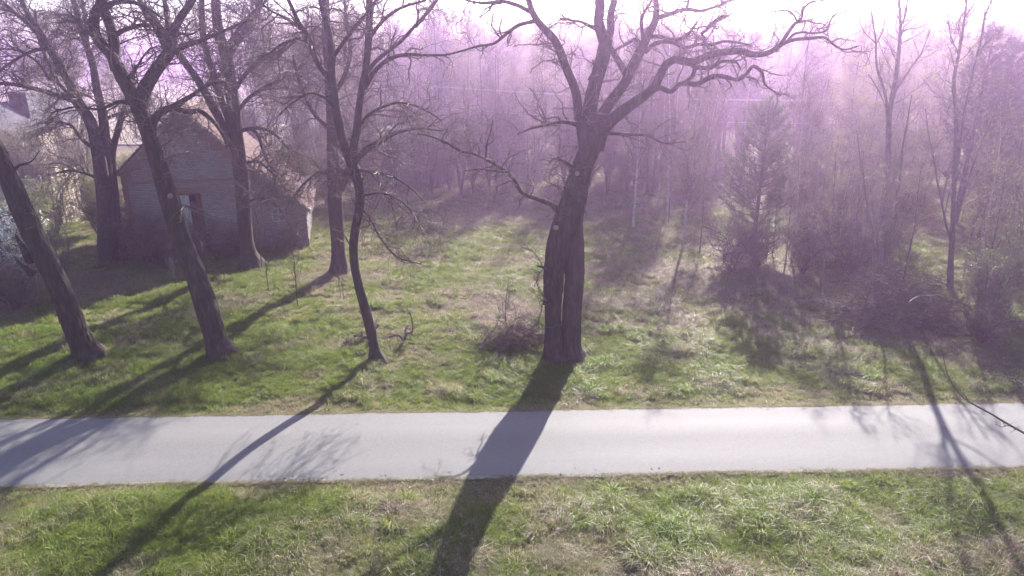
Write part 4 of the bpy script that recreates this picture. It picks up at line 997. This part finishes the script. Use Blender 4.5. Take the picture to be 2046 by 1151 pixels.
# tall bare poplars rising above the frame, traced stem by stem
R1 = big_tree('tall_poplar', 'tall bare poplar with forked tip rising behind the brushwood heap', [
    ([(1752, 563, 15.8), (1756, 520, 13.7), (1763, 440, 12.2), (1771, 360, 11.5), (1775, 295, 10.8), (1778, 222, 10.1), (1786, 177, 9.4), (1792, 133, 8.6), (1799, 52, 6.5), (1797, 0, 5.0), (1795, -60, 3.6)], 31.1, 31.3)],
    [([(1799, 54, 5.0), (1808, 30, 4.3), (1814, 0, 3.6), (1818, -50, 2.9)], 31.3, 31.6), ([(1800, 50, 2.9), (1824, 28, 2.2), (1844, 6, 2)], 31.3, 32),
     ([(1774, 250, 6.5), (1771, 201, 5.8), (1753, 130, 5.0), (1749, 86, 4.3), (1738, 0, 2.9), (1734, -50, 2.2)], 31.3, 30.6), ([(1749, 86, 2.9), (1725, 60, 2.2), (1712, 30, 2)], 30.8, 30.4),
     ([(1756, 540, 10.1), (1775, 500, 7.9), (1790, 420, 6.5), (1800, 330, 5.0), (1812, 250, 3.6), (1822, 190, 2.2)], 31.1, 31.9),
     ([(1754, 500, 5.8), (1738, 430, 4.3), (1722, 340, 3.6), (1712, 260, 2.2)], 31.1, 30.4), ([(1784, 190, 3.6), (1810, 150, 2.9), (1840, 110, 2.2), (1858, 60, 2)], 31.2, 32),
     ([(1780, 230, 3.6), (1760, 190, 2.2), (1735, 150, 2)], 31.2, 30.5)],
    seed=401, k=20, bark='greybark', twigmat='twig_grey', lev=((90, (.8, 2.2)), (420, (.4, 1.1)), (1100, (.2, .6))), droop=.06, wander=.18, flare=.2, furrow=.01, buds=500)
R2 = big_tree('tall_poplar', 'tall bare poplar of two leaning stems beside the dark pines', [
    ([(1896, 578, 13.0), (1900, 520, 10.8), (1905, 420, 9.4), (1908, 320, 8.6), (1910, 222, 7.9), (1906, 165, 7.2), (1919, 92, 5.8), (1932, 0, 4.3), (1938, -50, 3.6)], 30.0, 30.4)],
    [([(1906, 380, 7.9), (1920, 270, 6.5), (1942, 154, 5.8), (1957, 89, 5.0), (1970, 27, 4.3), (1982, 0, 3.6), (2000, -60, 2.9)], 30.1, 29.4),
     ([(1930, 10, 2.9), (1922, -30, 2.2)], 30.4, 30.4), ([(1926, 40, 2.9), (1945, 10, 2.2)], 30.4, 30.8), ([(1915, 110, 2.9), (1900, 70, 2.2), (1895, 30, 2)], 30.3, 29.9),
     ([(1950, 120, 2.9), (1975, 85, 2.2), (1995, 60, 2)], 29.6, 29.2), ([(1903, 450, 5.8), (1930, 380, 4.3), (1955, 300, 3.6), (1990, 220, 2.2)], 30, 29.2), ([(1900, 480, 5.0), (1880, 400, 4.3), (1862, 300, 2.9), (1850, 220, 2.2)], 30, 30.8)],
    seed=402, k=20, bark='greybark', twigmat='twig_grey', lev=((80, (.8, 2.2)), (400, (.4, 1.1)), (1000, (.2, .6))), droop=.06, wander=.18, flare=.2, furrow=.01, buds=500)

for q_, (x_, y_, s_) in enumerate(((-35.2, 49.5, 1.2), (-37.6, 51.0, 1.15), (-33.4, 47.2, 1.1), (-31.8, 50.5, 1.15), (-40.2, 53.5, 1.0), (-34.5, 53.0, 1.2))):
    place(willow_b, x_, y_, None, s_, 'tall budding bush in the row hiding the side wall of the barn', 'bushes along the barn wall')
# ---- woodland of single trees and bushes
WL = {'birch_tree': ('white-stemmed birch among the hazy woodland trees beyond the meadow', 'birches in the woodland'),
      'bare_tree': ('tall bare tree with fine twigs in the hazy woodland beyond the meadow', 'bare trees of the woodland'),
      'budding_tree': ('yellow-green budding tree in the hazy woodland beyond the meadow', 'budding trees of the woodland'),
      'thicket_bush': ('many-stemmed bare bush in the tangled thicket along the woodland edge', 'bushes of the thicket'),
      'slender_tree': ('slender bare young tree standing at the thinning woodland edge', 'young trees at the woodland edge'),
      'scrub_bush': ('low brown leafless scrub growing under the woodland trees', 'scrub under the woodland trees'),
      'pine_tree': ('dark mature pine standing deep within the hazy budding woodland', 'pines deep in the woodland'),
      'leafy_bush': ('leafy yellow-green bush in the tangle behind the brick house', 'leafy bushes behind the house')}
import re as _re
def wood(p, x, y, s):
    l, g_ = WL[_re.sub(r'\.\d+$', '', p.name)]; place(p, x, y, None, s, l, g_)
wr = random.Random(77)
spots = []
def free(x, y, r):
    if any((x-a)**2+(y-b)**2 < r*r for a, b in spots): return False
    spots.append((x, y)); return True
def fill(n, xr, yr, kinds, r, test=None, smin=.8, smax=1.12):
    done = tries = 0
    while done < n and tries < n*40:
        tries += 1
        x = wr.uniform(*xr); y = wr.uniform(*yr)
        if abs(x) > .78*y+5 or (abs((x-13.2)*.954-(y-36.2)*.301) < 3.2 and 37 < y < 62) or (abs((x-19.4)*.954-(y-26)*.301) < 2.6 and 27.6 < y < 46) or (test and not test(x, y)) or not free(x, y, r): continue
        wood(wr.choice(kinds), x, y, wr.uniform(smin, smax)); done += 1
fill(40, (-12, 30), (52, 58), [willow_a, willow_a, willow_b, grey_b], 1.5, None, .9, 1.3)                                    # hedge closing the meadow
fill(26, (-11, 24), (58, 66), [grey_a, grey_b, birch_a, willow_a, willow_a, leafy], 2.0, lambda x, y: not (-13 < x < -3 and y < 66))
fill(70, (-30, 60), (66, 84), [grey_a, grey_b, leafy, birch_a, leafy, willow_a], 2.0, lambda x, y: x > -.36*y-2, .95, 1.2)
fill(46, (-42, 74), (84, 108), [grey_a, grey_b, leafy, leafy, birch_a], 2.8, lambda x, y: x > -.36*y-2, 1.0, 1.25)
fill(20, (16, 40), (33, 46), [willow_b, willow_b, thin, thin, grey_b], 1.9, lambda x, y: x > 15+.1*(46-y))             # tangle at the right
fill(28, (15, 50), (48, 66), [grey_a, birch_a, birch_b, leafy, leafy, willow_b], 2.1)
fill(9, (10, 20), (42, 52), [thin, birch_a, birch_b, thin], 1.9)
fill(9, (19, 34), (27, 36), [willow_b, thin, thin, scrub], 1.7, lambda x, y: x > .62*y+1.5)
fill(6, (14, 20), (31, 38), [thin, scrub, thin], 1.6)
fill(12, (-26, -12), (47, 60), [willow_b, leafbush, willow_a], 2.3, lambda x, y: y > 48)                   # behind the house
fill(10, (-46, -29), (44, 56), [willow_b, leafbush], 2.3, lambda x, y: x > -.76*y and not (x > -30.5 and y < 46))
fill(7, (17, 25), (72, 84), [opine], 2.5, None, 1.0, 1.15)
fill(9, (-66, -50), (78, 96), [leafy, grey_a], 3.2, None, 1.1, 1.4)

k_ = 0
while k_ < 34:                                                                   # fine young stems standing through the tangle
    y = wr.uniform(28.5, 46); x = wr.uniform(max(13.5, .42*y), .78*y+3)
    if (abs(x-15.4) < 2.6 and y < 28) or any((x-a)**2+(y-b)**2 < .7 for a, b in spots): continue
    spots.append((x, y)); wood(thin if k_ % 4 else birch_b, x, y, wr.uniform(.75, 1.25) if k_ % 4 else wr.uniform(.6, .8)); k_ += 1
# ---- far woods: one distant mass of twiggy crowns
def far_mass(name, label, pts, h, n, m_i, seed, sz=1.0):
    g_ = np.random.default_rng(seed); g = Geo(); K_ = len(pts)
    hh = h*g_.uniform(.75, 1.2, K_)
    P = np.stack([np.stack([pts[:, 0], pts[:, 1], -.3+0*hh], -1), np.stack([pts[:, 0]+g_.normal(0, .3, K_), pts[:, 1], hh*.9], -1)], 1)
    P = np.stack([P[:, 0], P.mean(1), P[:, 1]], 1)
    tubes(g, P, np.tile([.14*sz, .1*sz, .03*sz], (K_, 1)), 4, 0)
    c = np.repeat(np.arange(K_), n); m_ = len(c)
    u = g_.random(m_)**.75; rad = (1.9*np.sqrt(np.clip(1.05-u, 0, 1))*np.sqrt(u+.25)*1.5)*sz
    a = g_.uniform(0, 6.28, m_); q = np.sqrt(g_.random(m_))
    x = np.stack([pts[c, 0]+np.cos(a)*rad*q, pts[c, 1]+np.sin(a)*rad*q, hh[c]*(.12+.9*u)], -1)
    d = nrm(g_.normal(size=(m_, 3))*.55+np.array([0, 0, .9])+.5*np.stack([np.cos(a), np.sin(a), 0*a], -1)); ln = g_.uniform(.6, 1.5, m_)[:, None]*sz
    s = nrm(np.cross(d, g_.normal(size=(m_, 3))))*.035*sz
    g.add(np.stack([x-s, x+s, x+d*ln], 1).reshape(-1, 3), np.arange(m_*3).reshape(m_, 3), 0)
    lx = np.repeat(x+d*ln*.6, 1, 0)[g_.random(m_) < .75]; leaves(g, lx, .16*sz, g=g_, mi=1)
    return tag(g.build(name, [M['twig_grey'], M[m_i]], None), label, kind='stuff')
g_ = np.random.default_rng(9)
n = 620; px_ = np.stack([g_.uniform(-62, 130, n), g_.uniform(108, 175, n)], -1); px_ = px_[(px_[:, 0] > -.36*px_[:, 1]-2)]
far_mass('far_woods', 'hazy mass of budding woods behind the meadow trees', px_, 14.8, 330, 'bud', 31, 1.3)
n = 240; px_ = np.stack([g_.uniform(-420, -40, n), g_.uniform(398, 430, n)], -1)
far_mass('far_tree_line', 'far tree line beyond the open stubble field', px_, 17, 110, 'darkneedle', 32, 2.6)
n = 60; px_ = np.stack([g_.uniform(-130, -42, n), g_.uniform(150, 200, n)], -1); px_ = px_[px_[:, 0] < -.42*px_[:, 1]-2]; px_ = px_[(px_[:, 0] > -.36*px_[:, 1]-40)]

# ---- heaps of cut branches and fallen sticks
def heap(name, label, cx, cy, rx, ry, hz, seed, n1=90, n2=500, n3=900):
    g_ = np.random.default_rng(seed); z0 = float(gz(cx, cy)); t = thing(name, label, 'brush pile', (cx, cy, z0))
    def sticks(n, L, r, npts, up):
        a = g_.uniform(0, 6.28, n); q = np.sqrt(g_.random(n)); p = np.stack([cx+np.cos(a)*q*rx, cy+np.sin(a)*q*ry, z0+hz*(1-q**2)*g_.uniform(.0, .95, n)], -1)
        d = nrm(np.stack([g_.normal(size=n), g_.normal(size=n)*.7, g_.normal(size=n)*.25+up], -1)); l = g_.uniform(*L, n)[:, None]/npts
        o = [p-d*l*npts/2]
        for _ in range(npts-1): o.append(o[-1]+d*l); d = nrm(d+g_.normal(size=d.shape)*.22)
        P = np.stack(o, 1); P[..., 2] = np.maximum(P[..., 2], z0+.02)
        return P, np.linspace(1, .35, npts)[None]*g_.uniform(*r, n)[:, None]
    P, R = sticks(n1, (.9*rx, 1.7*rx), (.012, .03), 8, .05)
    for q in range(14):
        g = Geo(); tubes(g, P[q:q+1], R[q:q+1]*1.3, 6); g.build('branch', M['deadwood' if q % 4 else 'palewood'], t, smooth=True)
    g = Geo(); tubes(g, P[14:], R[14:], 4)
    P2, R2 = spawn(P, R, n2, (.3, .9), (25, 70), npts=6, wander=.3, up=.04, rmax=.012, rs=g_); tubes(g, P2, np.maximum(R2, .005), 3)
    P3, R3 = spawn(P2, R2, n3, (.15, .5), (25, 70), npts=5, wander=.3, up=.05, rmax=.008, rs=g_); tubes(g, P3, np.maximum(R3, .004), 3)
    g.build('tangle', M['deadwood'], t, kind='stuff'); return t
heap('brushwood_heap', 'long dark heap of cut brushwood beneath the tall bare poplar', 15.4, 25.7, 2.3, 1.2, 2.3, 51, 230, 1900, 4200)
heap('twig_heap', 'small heap of crooked twigs leaning by the twin-trunked tree', .15, 23.4, 1.15, .7, 1.15, 52, 80, 600, 1300)
def fallen(name, label, lines, seed, m_='deadwood', tw=60):
    g_ = np.random.default_rng(seed); t = None
    LP, LR = [], []
    for q, (pts, Y) in enumerate(lines):
        C = px_curve(pts, Y)
        if t is None: t = thing(name, label, 'branch', (C[0, 0], C[0, 1], float(gz(C[0, 0], C[0, 1]))))
        g = Geo(); trunk(g, C, k=8, step=.05, furrow=.005, seed=seed+q); g.build('branch', M[m_], t, smooth=True)
        P, R = resamp(C); LP.append(P); LR.append(R)
    g = Geo(); P, R = spawn(np.stack(LP), np.stack(LR), tw, (.15, .6), (25, 70), npts=6, wander=.3, up=.03, rmax=.012, rs=g_); tubes(g, P, np.maximum(R, .0035), 3)
    P, R = spawn(P, R, tw*2, (.1, .3), (25, 70), npts=5, wander=.3, up=.03, rmax=.008, rs=g_); tubes(g, P, np.maximum(R, .003), 3)
    g.build('twigs', M['deadwood'], t, kind='stuff'); return t
fallen('fallen_branch', 'crooked fallen branch with upright twig beside the slender crooked tree', [
    ([(783, 672, 4), (790, 669, 5), (799, 671, 6), (807, 679, 6), (812, 667, 5), (822, 664, 4), (825, 652, 3), (823, 640, 3), (820, 628, 2), (814, 618, 2)], 23.4),
    ([(811, 668, 4), (810, 658, 3), (824, 657, 2), (832, 655, 2)], 23.4), ([(745, 681, 4), (765, 677, 5), (785, 671, 5)], 23.6)], 61, tw=30)
fallen('fallen_branch', 'dark broken branch lying behind the foot of the slender crooked tree', [
    ([(707, 671, 5), (720, 671, 6), (732, 674, 7), (748, 678, 6), (768, 688, 5)], 23.4), ([(724, 692, 5), (725, 676, 5), (722, 662, 4)], 23.3), ([(746, 664, 4), (752, 655, 4), (757, 648, 4)], 23.6), ([(680, 690, 4), (695, 682, 4), (712, 680, 3)], 23.2)], 62, tw=50)
fallen('fallen_branch', 'thin twiggy fallen branch lying between the two leaning trunks', [([(215, 672, 3), (250, 668, 3), (285, 664, 3), (320, 660, 2)], 24.6), ([(235, 682, 3), (270, 670, 3), (300, 655, 2)], 24.4)], 63, tw=70)

# arching shrub reaching in over the road edge
fallen('overhanging_shrub', 'thin bare shrub arching its long twig over the road end', [
    ([(2240, 1008, 9), (2180, 950, 8), (2110, 900, 6), (2044, 864, 5), (2010, 845, 5), (1975, 824, 4), (1947, 809, 4), (1926, 796, 3), (1909, 776, 3), (1892, 744, 2), (1884, 708, 2)], 14.4),
    ([(2240, 1008, 7), (2170, 900, 6), (2110, 830, 5), (2060, 780, 4), (2010, 752, 3), (1970, 748, 2)], 14.6)], 64, 'twig', tw=46)

# ---- power line through the wood
pl_ = thing('power_line', 'thin overhead wires strung across the woodland edge on wooden poles', 'power line', (-6.5, 57.5, 0))
A_ = np.array([-6.5, 57.5, 0.]); B_ = np.array([47.0, 49.5, 0.])
for q in (A_, B_):
    g = Geo(); tubes(g, np.array([[q+[0, 0, -.4], q+[0, 0, 4], q+[0, 0, 8.6]]]), np.array([[.14, .12, .09]]), 10)
    g.box(q+np.array([0, -.16, 7.95]), (.1, 1.5, .12)); g.build('pole', M['oldwood'], pl_)
wm_, nt, b = mat('bright_wire'); b.inputs['Base Color'].default_value = (.35, .35, .35, 1); b.inputs['Metallic'].default_value = .5; b.inputs['Roughness'].default_value = .4; M['wire'] = wm_
for dy, z in ((-.8, 8.06), (0, 8.1), (.6, 8.06), (0, 6.4)):
    s = np.linspace(0, 1, 40)[:, None]; P = A_+(B_-A_)*s+np.array([0, dy, z])-np.array([0, 0, .9])*(4*s*(1-s))
    g = Geo(); tubes(g, P[None], np.full((1, 40), .013), 5); g.build('wire', M['wire'], pl_, smooth=True)

# ---- lens flare stand-in: one closed box of lilac air, added for the violet glow
hm = bpy.data.materials.new('flare_air'); hm.use_nodes = True; hn = hm.node_tree
for q in list(hn.nodes): hn.nodes.remove(q)
ho = hn.nodes.new('ShaderNodeOutputMaterial'); hv = hn.nodes.new('ShaderNodeVolumePrincipled')
hv.inputs['Color'].default_value = (.86, .58, 1.0, 1); hv.inputs['Density'].default_value = .0025; hv.inputs['Anisotropy'].default_value = .82
hn.links.new(hv.outputs[0], ho.inputs['Volume'])
g = Geo().box((0, 620, 12.5), (1900, 1440, 28)); tag(g.build('flare_volume', hm, None), 'pale lilac air standing in for the violet lens flare', kind='stuff')
